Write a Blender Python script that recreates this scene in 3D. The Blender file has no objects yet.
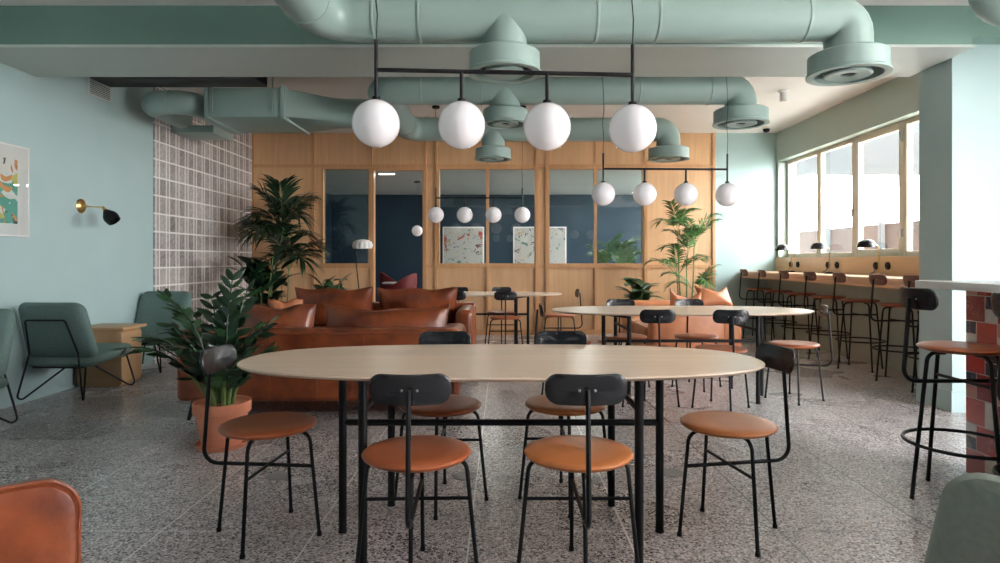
import bpy, bmesh, math, random
from mathutils import Vector, Matrix, Euler
R = math.radians
PI = math.pi
S = bpy.context.scene
COL = S.collection
random.seed(7)

# ------------------------------------------------------------------ materials
def mat(name, color, rough=0.5, metal=0.0, spec=0.5, coat=0.0):
    m = bpy.data.materials.new(name); m.use_nodes = True
    b = m.node_tree.nodes['Principled BSDF']
    b.inputs['Base Color'].default_value = (*color, 1)
    b.inputs['Roughness'].default_value = rough
    b.inputs['Metallic'].default_value = metal
    b.inputs['Specular IOR Level'].default_value = spec
    if coat:
        b.inputs['Coat Weight'].default_value = coat
        b.inputs['Coat Roughness'].default_value = 0.08
    return m

def nodes(m):
    nt = m.node_tree
    return nt, nt.nodes['Principled BSDF']

def N(nt, typ, **kw):
    n = nt.nodes.new(typ)
    for k, v in kw.items():
        setattr(n, k, v)
    return n

def obj_coords(nt, scale=(1, 1, 1), rot=(0, 0, 0)):
    tc = N(nt, 'ShaderNodeTexCoord'); mp = N(nt, 'ShaderNodeMapping')
    mp.inputs['Scale'].default_value = scale
    mp.inputs['Rotation'].default_value = rot
    nt.links.new(tc.outputs['Object'], mp.inputs['Vector'])
    return mp.outputs['Vector']

def ramp(nt, fac, stops, interp='LINEAR'):
    r = N(nt, 'ShaderNodeValToRGB'); r.color_ramp.interpolation = interp
    e = r.color_ramp.elements
    while len(e) < len(stops):
        e.new(0.5)
    for i, (p, c) in enumerate(stops):
        e[i].position = p; e[i].color = (*c, 1)
    nt.links.new(fac, r.inputs['Fac'])
    return r.outputs['Color']

def noise_mat(name, c1, c2, scale=8, rough=0.5, detail=4, stretch=(1, 1, 1), bump=0.0, bscale=None, metal=0, spec=0.5, coat=0, lo=0.3, hi=0.7):
    m = mat(name, c1, rough, metal, spec, coat)
    nt, b = nodes(m)
    v = obj_coords(nt, stretch)
    n = N(nt, 'ShaderNodeTexNoise'); n.inputs['Scale'].default_value = scale; n.inputs['Detail'].default_value = detail
    nt.links.new(v, n.inputs['Vector'])
    nt.links.new(ramp(nt, n.outputs['Fac'], [(lo, c1), (hi, c2)]), b.inputs['Base Color'])
    if bump:
        n2 = N(nt, 'ShaderNodeTexNoise'); n2.inputs['Scale'].default_value = bscale or scale * 3; n2.inputs['Detail'].default_value = 5
        nt.links.new(v, n2.inputs['Vector'])
        bp = N(nt, 'ShaderNodeBump'); bp.inputs['Strength'].default_value = bump; bp.inputs['Distance'].default_value = 0.01
        nt.links.new(n2.outputs['Fac'], bp.inputs['Height']); nt.links.new(bp.outputs['Normal'], b.inputs['Normal'])
    return m

def mth(nt, op, a, bb=None, cc=None):
    n = N(nt, 'ShaderNodeMath', operation=op)
    for i, x in enumerate((a, bb, cc)):
        if x is None: continue
        if isinstance(x, (int, float)): n.inputs[i].default_value = x
        else: nt.links.new(x, n.inputs[i])
    return n.outputs[0]

def mixc(nt, fac, a, b):
    n = N(nt, 'ShaderNodeMix', data_type='RGBA')
    nt.links.new(fac, n.inputs[0]) if not isinstance(fac, (int, float)) else setattr(n.inputs[0], 'default_value', fac)
    for idx, x in ((6, a), (7, b)):
        if isinstance(x, tuple): n.inputs[idx].default_value = (*x, 1)
        else: nt.links.new(x, n.inputs[idx])
    return n.outputs[2]

def glass_mat(name, tint, refl=1.0):
    m = bpy.data.materials.new(name); m.use_nodes = True
    nt = m.node_tree; nt.nodes.remove(nt.nodes['Principled BSDF'])
    out = nt.nodes['Material Output']
    tr = N(nt, 'ShaderNodeBsdfTransparent'); tr.inputs['Color'].default_value = (*tint, 1)
    gl = N(nt, 'ShaderNodeBsdfGlossy'); gl.inputs['Roughness'].default_value = 0.01
    gl.inputs['Color'].default_value = (refl, refl, refl, 1)
    fr = N(nt, 'ShaderNodeFresnel'); ge = N(nt, 'ShaderNodeNewGeometry')
    # a pane is a thin sheet: the far face reflects like the near one instead of acting as the inside of a solid block
    nt.links.new(mth(nt, 'MULTIPLY_ADD', ge.outputs['Backfacing'], 1 / 1.5 - 1.5, 1.5), fr.inputs['IOR'])
    mx = N(nt, 'ShaderNodeMixShader')
    nt.links.new(fr.outputs[0], mx.inputs[0]); nt.links.new(tr.outputs[0], mx.inputs[1]); nt.links.new(gl.outputs[0], mx.inputs[2])
    nt.links.new(mx.outputs[0], out.inputs['Surface'])
    return m

M = {}
M['wall'] = noise_mat('pale_blue_green_paint', (0.385, 0.520, 0.520), (0.405, 0.540, 0.540), 3, 0.45)
M['sage'] = noise_mat('shaded_sage_paint', (0.125, 0.222, 0.194), (0.135, 0.234, 0.205), 3, 0.42)  # darker than the duct green: shade on the beam put into its paint
M['soffit'] = noise_mat('grey_sage_paint', (0.50, 0.56, 0.53), (0.52, 0.575, 0.545), 3, 0.5)
M['window_wall'] = noise_mat('soft_sage_paint', (0.36, 0.435, 0.385), (0.375, 0.45, 0.40), 3, 0.5)
M['duct'] = noise_mat('sage_duct_enamel', (0.235, 0.325, 0.300), (0.252, 0.343, 0.317), 2, 0.34)
M['ceiling'] = noise_mat('white_ceiling_paint', (0.80, 0.775, 0.75), (0.82, 0.795, 0.77), 2, 0.6)
M['black'] = noise_mat('black_powder_coat', (0.005, 0.005, 0.006), (0.007, 0.007, 0.008), 40, 0.42, spec=0.22)
M['black_ply'] = noise_mat('black_stained_ply', (0.008, 0.009, 0.011), (0.013, 0.014, 0.017), 12, 0.27, spec=0.5)
M['brown_ply'] = noise_mat('walnut_ply', (0.10, 0.045, 0.038), (0.14, 0.066, 0.052), 12, 0.35)
M['dark'] = mat('matt_black_interior', (0.006, 0.007, 0.007), 0.8)
M['seat'] = noise_mat('tan_seat_leather', (0.40, 0.130, 0.036), (0.45, 0.155, 0.048), 9, 0.33, bump=0.06, bscale=220)
M['seat_dark'] = noise_mat('russet_seat_leather', (0.27, 0.066, 0.020), (0.31, 0.080, 0.026), 9, 0.36, bump=0.06, bscale=220)
M['leather'] = noise_mat('cognac_leather', (0.085, 0.015, 0.005), (0.235, 0.056, 0.016), 5, 0.33, 6, bump=0.6, bscale=12, lo=.36, hi=.64)
M['leather_light'] = noise_mat('tan_sofa_leather', (0.46, 0.155, 0.060), (0.57, 0.225, 0.100), 5, 0.38, 6, bump=0.22, bscale=24)
M['piping'] = noise_mat('dark_leather_piping', (0.14, 0.032, 0.011), (0.20, 0.05, 0.018), 20, 0.45)
M['fabric'] = noise_mat('grey_green_wool', (0.105, 0.165, 0.150), (0.130, 0.198, 0.182), 60, 0.85, bump=0.2, bscale=400)
M['fabric_grey'] = noise_mat('stone_green_wool', (0.185, 0.215, 0.185), (0.22, 0.25, 0.215), 60, 0.85, bump=0.2, bscale=400)
M['brass'] = noise_mat('brushed_brass', (0.72, 0.46, 0.17), (0.80, 0.54, 0.22), 30, 0.28, metal=1)
M['steel'] = noise_mat('brushed_steel', (0.50, 0.50, 0.50), (0.6, 0.6, 0.6), 30, 0.35, metal=1)
M['white'] = noise_mat('white_laminate', (0.78, 0.77, 0.76), (0.82, 0.81, 0.80), 5, 0.25)
M['plastic'] = noise_mat('white_plastic', (0.75, 0.75, 0.74), (0.8, 0.8, 0.79), 5, 0.4)
M['terracotta'] = noise_mat('terracotta_clay', (0.60, 0.205, 0.110), (0.68, 0.26, 0.15), 10, 0.7, bump=0.1)
M['soil'] = noise_mat('dark_soil', (0.03, 0.02, 0.014), (0.06, 0.04, 0.025), 40, 0.95, bump=0.5)
M['leaf'] = noise_mat('deep_green_leaf', (0.013, 0.048, 0.016), (0.032, 0.092, 0.026), 14, 0.32)
M['leaf_dark'] = noise_mat('blackish_green_leaf', (0.007, 0.024, 0.011), (0.016, 0.046, 0.018), 10, 0.30)
M['leaf_palm'] = noise_mat('palm_green_leaf', (0.035, 0.115, 0.030), (0.095, 0.220, 0.060), 10, 0.35)
M['leaf_bright'] = noise_mat('fresh_green_leaf', (0.055, 0.17, 0.040), (0.130, 0.290, 0.080), 10, 0.35)
M['stalk'] = noise_mat('pale_green_stalk', (0.09, 0.16, 0.045), (0.17, 0.25, 0.08), 12, 0.5)
M['trunk'] = noise_mat('brown_cane', (0.13, 0.09, 0.05), (0.2, 0.15, 0.08), 25, 0.7)
M['navy'] = noise_mat('deep_blue_paint', (0.007, 0.028, 0.050), (0.009, 0.034, 0.058), 3, 0.5)
M['red_fabric'] = noise_mat('wine_red_upholstery', (0.15, 0.014, 0.018), (0.20, 0.022, 0.026), 40, 0.6)
M['concrete'] = noise_mat('pale_concrete', (0.55, 0.54, 0.52), (0.62, 0.61, 0.59), 3, 0.85)
M['box_grey'] = noise_mat('satin_grey_metal', (0.24, 0.235, 0.235), (0.28, 0.275, 0.275), 20, 0.4)
M['facade'] = noise_mat('white_render', (0.82, 0.82, 0.81), (0.86, 0.86, 0.85), 1, 0.85)
M['facade_grey'] = noise_mat('grey_cladding', (0.013, 0.0145, 0.016), (0.0145, 0.0165, 0.018), 1, 0.7)
M['opal'] = noise_mat('opal_glass', (0.80, 0.775, 0.79), (0.82, 0.795, 0.81), 2, 0.10, coat=0.4)
_nt, _b = nodes(M['opal'])
_b.inputs['Emission Color'].default_value = (1.0, 0.97, 0.98, 1); _b.inputs['Emission Strength'].default_value = 0.06
_b.inputs['Subsurface Weight'].default_value = 0.0
M['lamp_white'] = mat('lit_diffuser', (0.9, 0.9, 0.88), 0.5)
_nt, _b = nodes(M['lamp_white']); _b.inputs['Emission Color'].default_value = (1, 0.93, 0.82, 1); _b.inputs['Emission Strength'].default_value = 9
M['shade_white'] = noise_mat('white_paper_shade', (0.80, 0.79, 0.77), (0.85, 0.84, 0.82), 10, 0.7)
M['glass'] = glass_mat('partition_glass', (0.90, 0.95, 0.95), 1.0)
M['glass_clear'] = glass_mat('window_glass', (0.97, 0.985, 0.98), 0.8)

def wood(name, c1, c2, axis='x', rough=0.4, fine=26, planks=0.0):
    m = mat(name, c1, rough); nt, b = nodes(m)
    st = {'x': (0.7, fine / 2, fine / 2), 'y': (fine / 2, 0.7, fine / 2), 'z': (fine / 2, fine / 2, 0.7)}[axis]
    v = obj_coords(nt, st)
    n = N(nt, 'ShaderNodeTexNoise'); n.inputs['Scale'].default_value = 1.6; n.inputs['Detail'].default_value = 7
    n.inputs['Roughness'].default_value = 0.65; n.inputs['Distortion'].default_value = 0.4
    nt.links.new(v, n.inputs['Vector'])
    c = ramp(nt, n.outputs['Fac'], [(0.28, c2), (0.5, tuple((p + q) / 2 for p, q in zip(c1, c2))), (0.72, c1)])
    if planks:
        v2 = obj_coords(nt)
        sp = N(nt, 'ShaderNodeSeparateXYZ'); nt.links.new(v2, sp.inputs[0])
        q = mth(nt, 'FLOOR', mth(nt, 'DIVIDE', sp.outputs[{'x': 1, 'y': 0, 'z': 0}[axis]], planks))
        wn = N(nt, 'ShaderNodeTexWhiteNoise', noise_dimensions='1D'); nt.links.new(q, wn.inputs['W'])
        hs = N(nt, 'ShaderNodeHueSaturation'); nt.links.new(c, hs.inputs['Color'])
        nt.links.new(mth(nt, 'MULTIPLY_ADD', wn.outputs['Value'], 0.14, 0.93), hs.inputs['Value'])
        c = hs.outputs['Color']
    nt.links.new(c, b.inputs['Base Color'])
    return m
M['oak'] = wood('honey_oak_veneer', (0.640, 0.395, 0.215), (0.530, 0.310, 0.160), 'z', 0.42, 26, 0.37)
M['oak_frame'] = wood('honey_oak_frame', (0.560, 0.315, 0.150), (0.450, 0.235, 0.105), 'z', 0.4)
M['table_oak'] = wood('pale_oak_top', (0.720, 0.575, 0.450), (0.600, 0.460, 0.345), 'x', 0.30, 30, 0.155)
M['table_edge'] = wood('ply_edge', (0.40, 0.26, 0.15), (0.32, 0.20, 0.11), 'x', 0.45, 60)
M['counter_oak'] = wood('counter_oak', (0.660, 0.455, 0.285), (0.57, 0.375, 0.222), 'y', 0.35, 26)
M['side_oak'] = wood('side_table_oak', (0.52, 0.32, 0.17), (0.43, 0.25, 0.12), 'x', 0.4, 26)
M['win_frame'] = wood('pale_window_timber', (0.74, 0.67, 0.56), (0.66, 0.59, 0.48), 'z', 0.5, 20)
M['fence'] = wood('weathered_fence', (0.022, 0.016, 0.0145), (0.015, 0.011, 0.010), 'z', 0.8, 26, 0.14)
for k_ in ('fence', 'facade_grey'): M[k_].node_tree.nodes['Principled BSDF'].inputs['Specular IOR Level'].default_value = 0.05

def terrazzo():
    m = mat('terrazzo', (0.3, 0.3, 0.3), 0.27); nt, b = nodes(m)
    v = obj_coords(nt)
    vo = N(nt, 'ShaderNodeTexVoronoi'); vo.inputs['Scale'].default_value = 112
    nt.links.new(v, vo.inputs['Vector'])
    sp = N(nt, 'ShaderNodeSeparateColor'); nt.links.new(vo.outputs['Color'], sp.inputs[0])
    c = ramp(nt, sp.outputs[0], [(0.0, (0.018, 0.016, 0.018)), (0.16, (0.13, 0.118, 0.118)), (0.27, (0.41, 0.372, 0.372)), (0.50, (0.64, 0.59, 0.585)),
                                 (0.76, (0.24, 0.216, 0.216)), (0.85, (0.80, 0.75, 0.735))], 'CONSTANT')
    edge = mth(nt, 'GREATER_THAN', vo.outputs['Distance'], 0.62)
    c = mixc(nt, edge, c, (0.42, 0.385, 0.385))
    xyz = N(nt, 'ShaderNodeSeparateXYZ'); nt.links.new(v, xyz.inputs[0])
    def line(o, pitch, off, w):
        f = mth(nt, 'FRACT', mth(nt, 'DIVIDE', mth(nt, 'SUBTRACT', o, off), pitch))
        return mth(nt, 'LESS_THAN', f, w / pitch)
    l1 = line(xyz.outputs[0], 0.67, -0.815, 0.007)
    l2 = line(xyz.outputs[1], 1.34, 2.685, 0.005)
    ln = mth(nt, 'MAXIMUM', l1, l2)
    left = mth(nt, 'LESS_THAN', xyz.outputs[0], 0.9)
    jc = mixc(nt, left, (0.10, 0.10, 0.10), (0.80, 0.76, 0.74))
    c = mixc(nt, ln, c, jc)
    nt.links.new(c, b.inputs['Base Color'])
    n = N(nt, 'ShaderNodeTexNoise'); n.inputs['Scale'].default_value = 1.3; n.inputs['Detail'].default_value = 3
    nt.links.new(v, n.inputs['Vector'])
    nt.links.new(mth(nt, 'MULTIPLY_ADD', n.outputs['Fac'], 0.16, 0.20), b.inputs['Roughness'])
    return m
M['terrazzo'] = terrazzo()

def tile_wall():
    m = mat('mottled_grey_tiles', (0.4, 0.4, 0.4), 0.16); nt, b = nodes(m)
    v = obj_coords(nt)
    xyz = N(nt, 'ShaderNodeSeparateXYZ'); nt.links.new(v, xyz.inputs[0])
    fz = mth(nt, 'FRACT', mth(nt, 'DIVIDE', mth(nt, 'SUBTRACT', xyz.outputs[2], 0.0487), 0.2056))
    fy = mth(nt, 'FRACT', mth(nt, 'DIVIDE', xyz.outputs[1], 0.215))
    gz = mth(nt, 'LESS_THAN', fz, 0.095)
    g1 = mth(nt, 'LESS_THAN', fy, 0.085)
    g2 = mth(nt, 'COMPARE', fy, 0.71, 0.042)
    g = mth(nt, 'MAXIMUM', gz, mth(nt, 'MAXIMUM', g1, g2))
    narrow = mth(nt, 'GREATER_THAN', fy, 0.71)
    n = N(nt, 'ShaderNodeTexNoise'); n.inputs['Scale'].default_value = 26; n.inputs['Detail'].default_value = 6; n.inputs['Roughness'].default_value = 0.7
    nt.links.new(v, n.inputs['Vector'])
    cm = N(nt, 'ShaderNodeCombineXYZ')
    nt.links.new(mth(nt, 'FLOOR', mth(nt, 'DIVIDE', xyz.outputs[1], 0.215)), cm.inputs[0])
    nt.links.new(mth(nt, 'FLOOR', mth(nt, 'DIVIDE', mth(nt, 'SUBTRACT', xyz.outputs[2], 0.0487), 0.2056)), cm.inputs[1])
    wn = N(nt, 'ShaderNodeTexWhiteNoise', noise_dimensions='3D'); nt.links.new(cm.outputs[0], wn.inputs['Vector'])
    fac = mth(nt, 'ADD', mth(nt, 'MULTIPLY', n.outputs['Fac'], 0.8), mth(nt, 'MULTIPLY', wn.outputs['Value'], 0.22))
    c = ramp(nt, fac, [(0.3, (0.20, 0.178, 0.168)), (0.50, (0.37, 0.335, 0.318)), (0.72, (0.62, 0.57, 0.545))])
    c = mixc(nt, mth(nt, 'MULTIPLY', narrow, 0.30), c, (0.55, 0.52, 0.50))
    c = mixc(nt, g, c, (0.78, 0.75, 0.73))
    nt.links.new(c, b.inputs['Base Color'])
    nt.links.new(mth(nt, 'MULTIPLY_ADD', g, 0.5, 0.14), b.inputs['Roughness'])
    bp = N(nt, 'ShaderNodeBump'); bp.inputs['Strength'].default_value = 0.35; bp.inputs['Distance'].default_value = 0.006
    nt.links.new(mth(nt, 'SUBTRACT', mth(nt, 'MULTIPLY', n.outputs['Fac'], 0.6), g), bp.inputs['Height']); nt.links.new(bp.outputs['Normal'], b.inputs['Normal'])
    return m
M['tiles'] = tile_wall()

def red_tiles():
    m = mat('handmade_red_tiles', (0.4, 0.05, 0.04), 0.15); nt, b = nodes(m)
    v = obj_coords(nt)
    xyz = N(nt, 'ShaderNodeSeparateXYZ'); nt.links.new(v, xyz.inputs[0])
    s = mth(nt, 'ADD', xyz.outputs[1], xyz.outputs[0])
    rz = mth(nt, 'DIVIDE', xyz.outputs[2], 0.140)
    sz_ = mth(nt, 'DIVIDE', xyz.outputs[2], 0.070)
    row = mth(nt, 'FLOOR', rz)
    off = mth(nt, 'MULTIPLY', mth(nt, 'MODULO', row, 2.0), 0.36)
    ry = mth(nt, 'ADD', mth(nt, 'DIVIDE', s, 0.225), off)
    fy = mth(nt, 'FRACT', ry)
    small = mth(nt, 'GREATER_THAN', fy, 0.64)
    col = mth(nt, 'FLOOR', ry)
    cm = N(nt, 'ShaderNodeCombineXYZ'); nt.links.new(col, cm.inputs[0]); nt.links.new(mth(nt, 'ADD', row, mth(nt, 'MULTIPLY', small, mth(nt, 'FLOOR', sz_))), cm.inputs[1]); nt.links.new(small, cm.inputs[2])
    wn = N(nt, 'ShaderNodeTexWhiteNoise', noise_dimensions='3D'); nt.links.new(cm.outputs[0], wn.inputs['Vector'])
    big = ramp(nt, wn.outputs['Value'], [(0.0, (0.33, 0.020, 0.022)), (0.35, (0.42, 0.035, 0.030)), (0.6, (0.24, 0.012, 0.018)), (0.9, (0.45, 0.16, 0.15))], 'CONSTANT')
    sml = ramp(nt, wn.outputs['Value'], [(0.0, (0.60, 0.53, 0.50)), (0.45, (0.030, 0.04, 0.075)), (0.7, (0.50, 0.20, 0.18)), (0.85, (0.66, 0.60, 0.56))], 'CONSTANT')
    c = mixc(nt, small, big, sml)
    n = N(nt, 'ShaderNodeTexNoise'); n.inputs['Scale'].default_value = 22; n.inputs['Detail'].default_value = 5; n.inputs['Distortion'].default_value = 1.5
    nt.links.new(v, n.inputs['Vector'])
    c = mixc(nt, mth(nt, 'MULTIPLY', mth(nt, 'GREATER_THAN', n.outputs['Fac'], 0.60), 0.22), c, (0.55, 0.20, 0.18))
    g = mth(nt, 'MAXIMUM', mth(nt, 'MAXIMUM', mth(nt, 'LESS_THAN', mth(nt, 'FRACT', rz), 0.035), mth(nt, 'MULTIPLY', small, mth(nt, 'LESS_THAN', mth(nt, 'FRACT', sz_), 0.07))), mth(nt, 'MAXIMUM', mth(nt, 'LESS_THAN', fy, 0.022), mth(nt, 'COMPARE', fy, 0.64, 0.011)))
    c = mixc(nt, g, c, (0.58, 0.42, 0.40))
    nt.links.new(c, b.inputs['Base Color'])
    return m
M['red_tiles'] = red_tiles()

def art_mat(name, seed, paper, cols):
    m = mat(name, paper, 0.35); nt, b = nodes(m)
    v = obj_coords(nt, (1, 1, 1)); c = paper
    for i, (scale, thr, colr) in enumerate(cols):
        mp = N(nt, 'ShaderNodeMapping'); mp.inputs['Location'].default_value = (seed + i * 3.1, seed * 1.7 + i, i * 5.3)
        nt.links.new(v, mp.inputs['Vector'])
        n = N(nt, 'ShaderNodeTexNoise'); n.inputs['Scale'].default_value = scale; n.inputs['Detail'].default_value = 1.5; n.inputs['Distortion'].default_value = 1.2
        nt.links.new(mp.outputs[0], n.inputs['Vector'])
        c = mixc(nt, mth(nt, 'GREATER_THAN', n.outputs['Fac'], thr), c, colr)
    nt.links.new(c, b.inputs['Base Color'])
    return m
M['art_wall'] = art_mat('abstract_print', 2.0, (0.72, 0.72, 0.70), [(3.5, 0.55, (0.10, 0.36, 0.28)), (4.5, 0.60, (0.66, 0.28, 0.08)), (5, 0.62, (0.58, 0.54, 0.12)), (9, 0.64, (0.04, 0.05, 0.06))])
M['art_a'] = art_mat('abstract_print_shapes', 5.0, (0.46, 0.455, 0.43), [(4.5, 0.64, (0.40, 0.07, 0.06)), (5, 0.65, (0.10, 0.25, 0.20)), (12, 0.66, (0.05, 0.06, 0.08)), (10, 0.67, (0.40, 0.28, 0.12))])
M['art_b'] = art_mat('abstract_print_marks', 11.0, (0.46, 0.455, 0.43), [(4.5, 0.65, (0.09, 0.22, 0.16)), (10, 0.65, (0.05, 0.07, 0.09)), (11, 0.68, (0.50, 0.30, 0.10)), (9, 0.68, (0.55, 0.2, 0.2))])

# ------------------------------------------------------------------ geometry helpers
class MB:
    def __init__(s): s.v = []; s.f = []
    def add(s, vs, fs, mtx=None):
        o = len(s.v)
        s.v += [(mtx @ Vector(v)) if mtx else Vector(v) for v in vs]
        s.f += [tuple(i + o for i in f) for f in fs]
        return s
    def box(s, x0, x1, y0, y1, z0, z1, r=0.0, seg=2, mtx=None):
        c = Vector(((x0 + x1) / 2, (y0 + y1) / 2, (z0 + z1) / 2)); d = (abs(x1 - x0), abs(y1 - y0), abs(z1 - z0))
        bm = bmesh.new(); bmesh.ops.create_cube(bm, size=1)
        for v in bm.verts: v.co = Vector((v.co.x * d[0], v.co.y * d[1], v.co.z * d[2])) + c
        if r > 0:
            bmesh.ops.bevel(bm, geom=list(bm.edges), offset=min(r, min(d) * 0.49), segments=seg, profile=0.5, affect='EDGES')
        bm.verts.index_update()
        s.add([v.co.copy() for v in bm.verts], [[v.index for v in f.verts] for f in bm.faces], mtx)
        bm.free(); return s
    def lathe(s, prof, seg=32, mtx=None):
        vs = []; fs = []; n = len(prof)
        for i in range(seg):
            a = 2 * PI * i / seg
            for r, z in prof: vs.append((r * math.cos(a), r * math.sin(a), z))
        for i in range(seg):
            j = (i + 1) % seg
            for k in range(n - 1):
                fs.append((i * n + k, j * n + k, j * n + k + 1, i * n + k + 1))
        if prof[0] == prof[-1]: return s.add(vs, fs, mtx)
        if prof[0][0] > 1e-5: fs.append(tuple(i * n for i in reversed(range(seg))))
        if prof[-1][0] > 1e-5: fs.append(tuple(i * n + n - 1 for i in range(seg)))
        return s.add(vs, fs, mtx)
    def sphere(s, c, r, seg=28, rings=16, sc=(1, 1, 1)):
        prof = [(max(1e-6, math.sin(PI * k / rings)) * r, -math.cos(PI * k / rings) * r) for k in range(rings + 1)]
        return s.lathe(prof, seg, Matrix.Translation(c) @ Matrix.Diagonal((*sc, 1)))
    def tube(s, pts, r, seg=8, closed=False, r1=None, cap=True):
        pts = [Vector(p) for p in pts]; n = len(pts)
        T = []
        for i in range(n):
            a = pts[(i - 1) % n] if (closed or i > 0) else pts[i]
            b = pts[(i + 1) % n] if (closed or i < n - 1) else pts[i]
            T.append((b - a).normalized())
        u = T[0].cross(Vector((0, 0, 1)))
        if u.length < 1e-3: u = T[0].cross(Vector((0, 1, 0)))
        u.normalize(); vs = []; fs = []
        for i in range(n):
            u = (u - T[i] * u.dot(T[i])).normalized(); w = T[i].cross(u)
            rr = r if r1 is None else r + (r1 - r) * i / (n - 1)
            for k in range(seg):
                a = 2 * PI * k / seg
                vs.append(pts[i] + (u * math.cos(a) + w * math.sin(a)) * rr)
        m = n if closed else n - 1
        for i in range(m):
            j = (i + 1) % n
            for k in range(seg):
                l = (k + 1) % seg
                fs.append((i * seg + k, i * seg + l, j * seg + l, j * seg + k))
        if not closed and cap:
            fs.append(tuple(reversed(range(seg)))); fs.append(tuple((n - 1) * seg + k for k in range(seg)))
        return s.add(vs, fs)
    def slab(s, outline, prof, fn=None, ab=(1, 1)):
        """outline: 2D loop; prof: list of (inset, h); centre fans close both ends"""
        n = len(outline); a, b = ab; vs = []; fs = []
        fn = fn or (lambda x, y, h: (x, y, h))
        vs.append(Vector(fn(0, 0, prof[0][1])))
        for ins, h in prof:
            sx = (a - ins) / a; sy = (b - ins) / b
            for x, y in outline: vs.append(Vector(fn(x * sx, y * sy, h)))
        vs.append(Vector(fn(0, 0, prof[-1][1])))
        for k in range(n): fs.append((0, 1 + (k + 1) % n, 1 + k))
        for i in range(len(prof) - 1):
            for k in range(n):
                l = (k + 1) % n
                fs.append((1 + i * n + k, 1 + i * n + l, 1 + (i + 1) * n + l, 1 + (i + 1) * n + k))
        e = len(vs) - 1; o = 1 + (len(prof) - 1) * n
        for k in range(n): fs.append((e, o + k, o + (k + 1) % n))
        return s.add(vs, fs)
    def xform(s, mtx, start=0):
        for i in range(start, len(s.v)): s.v[i] = mtx @ s.v[i]
        return s
    def build(s, name, m, parent=None, sharp=38, loc=None, smooth=True):
        me = bpy.data.meshes.new(name)
        me.from_pydata([tuple(v) for v in s.v], [], s.f); me.update()
        bm = bmesh.new(); bm.from_mesh(me); bmesh.ops.recalc_face_normals(bm, faces=bm.faces); bm.to_mesh(me); bm.free()
        if smooth:
            me.polygons.foreach_set('use_smooth', [True] * len(me.polygons)); me.set_sharp_from_angle(angle=R(sharp))
        me.materials.append(M[m] if isinstance(m, str) else m)
        o = bpy.data.objects.new(name, me); COL.objects.link(o)
        if parent: o.parent = parent
        if loc: o.location = loc
        return o

def fillet(pts, rad, seg=6):
    pts = [Vector(p) for p in pts]; out = [pts[0]]
    for i in range(1, len(pts) - 1):
        p = pts[i]; a = (pts[i - 1] - p); b = (pts[i + 1] - p)
        la, lb = a.length, b.length; a.normalize(); b.normalize()
        ang = a.angle(b)
        if ang > PI - 0.02: out.append(p); continue
        rr = rad[i - 1] if isinstance(rad, (list, tuple)) else rad
        d = min(rr / math.tan(ang / 2), la * 0.48, lb * 0.48); rr = d * math.tan(ang / 2)
        c = p + (a + b).normalized() * (rr / math.sin(ang / 2))
        p0 = p + a * d; p1 = p + b * d
        v0 = p0 - c; v1 = p1 - c; th = v0.angle(v1); ax = v0.cross(v1).normalized()
        for k in range(seg + 1):
            out.append(c + Matrix.Rotation(th * k / seg, 3, ax) @ v0)
    out.append(pts[-1]); return out

def superell(a, b, n, k=72):
    r = []
    for i in range(k):
        t = 2 * PI * i / k; c, s_ = math.cos(t), math.sin(t)
        r.append((a * math.copysign(abs(c) ** (2 / n), c), b * math.copysign(abs(s_) ** (2 / n), s_)))
    return r

def rrect(a, b, r, k=8, edge=6):
    pts = []
    cs = [(a - r, b - r, 0), (-(a - r), b - r, 90), (-(a - r), -(b - r), 180), (a - r, -(b - r), 270)]
    for q, (cx, cy, st) in enumerate(cs):
        for i in range(k + 1):
            t = R(st + 90 * i / k); pts.append((cx + r * math.cos(t), cy + r * math.sin(t)))
        nx, ny, ns = cs[(q + 1) % 4]
        p = pts[-1]; t = R(ns); e = (nx + r * math.cos(t), ny + r * math.sin(t))
        for i in range(1, edge): pts.append((p[0] + (e[0] - p[0]) * i / edge, p[1] + (e[1] - p[1]) * i / edge))
    return pts

def props(o, label=None, cat=None, group=None, kind=None):
    if label: o['label'] = label
    if cat: o['category'] = cat
    if group: o['group'] = group
    if kind: o['kind'] = kind
    return o
def thing(name, label, cat, loc=(0, 0, 0), rz=0, group=None):
    o = bpy.data.objects.new(name, None); COL.objects.link(o); o.empty_display_size = 0.1
    o.location = loc; o.rotation_euler = (0, 0, R(rz))
    return props(o, label, cat, group)
def struct(name, mb, m, label, cat, parent=None):
    return props(mb.build(name, m, parent), label, cat, None, 'structure')
def dup(root, loc, rz, label=None, group=None):
    r = root.copy(); COL.objects.link(r); r.location = loc; r.rotation_euler = (0, 0, R(rz))
    if label: r['label'] = label
    if group: r['group'] = group
    for ch in list(root.children):
        c = ch.copy(); COL.objects.link(c); c.parent = r
        for g in list(ch.children):
            d = g.copy(); COL.objects.link(d); d.parent = c
    return r

# ------------------------------------------------------------------ room
XL, XR, YB, YF = -3.95, 4.30, 9.75, -2.2
XN = 5.5                       # near right wall
ZC, ZR = 3.03, 3.17            # front / rear ceiling
BY0, BY1, BZ = 4.52, 5.25, 2.725
struct('floor', MB().box(XL - .2, XN + .2, YF - .2, 14.3, -0.08, 0), 'terrazzo', 'grey speckled terrazzo floor with thin joint lines', 'floor')
struct('wall_left', MB().box(XL - .2, XL, YF, 14.2, 0, ZR + .1), 'wall', 'pale blue green painted wall on the left', 'wall')
struct('trim_1', MB().box(XL, XL + .014, 7.0, YB, 0, ZR), 'tiles', 'mottled grey tiled section of the left wall with white grout', 'wall tiles')
struct('ceiling', MB().box(XL - .2, XN + .2, YF - .2, BY0, ZC, ZC + .3).box(XL - .2, XN + .2, BY0, YB + .1, ZR, ZR + .3), 'ceiling', 'white painted ceiling', 'ceiling')
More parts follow.
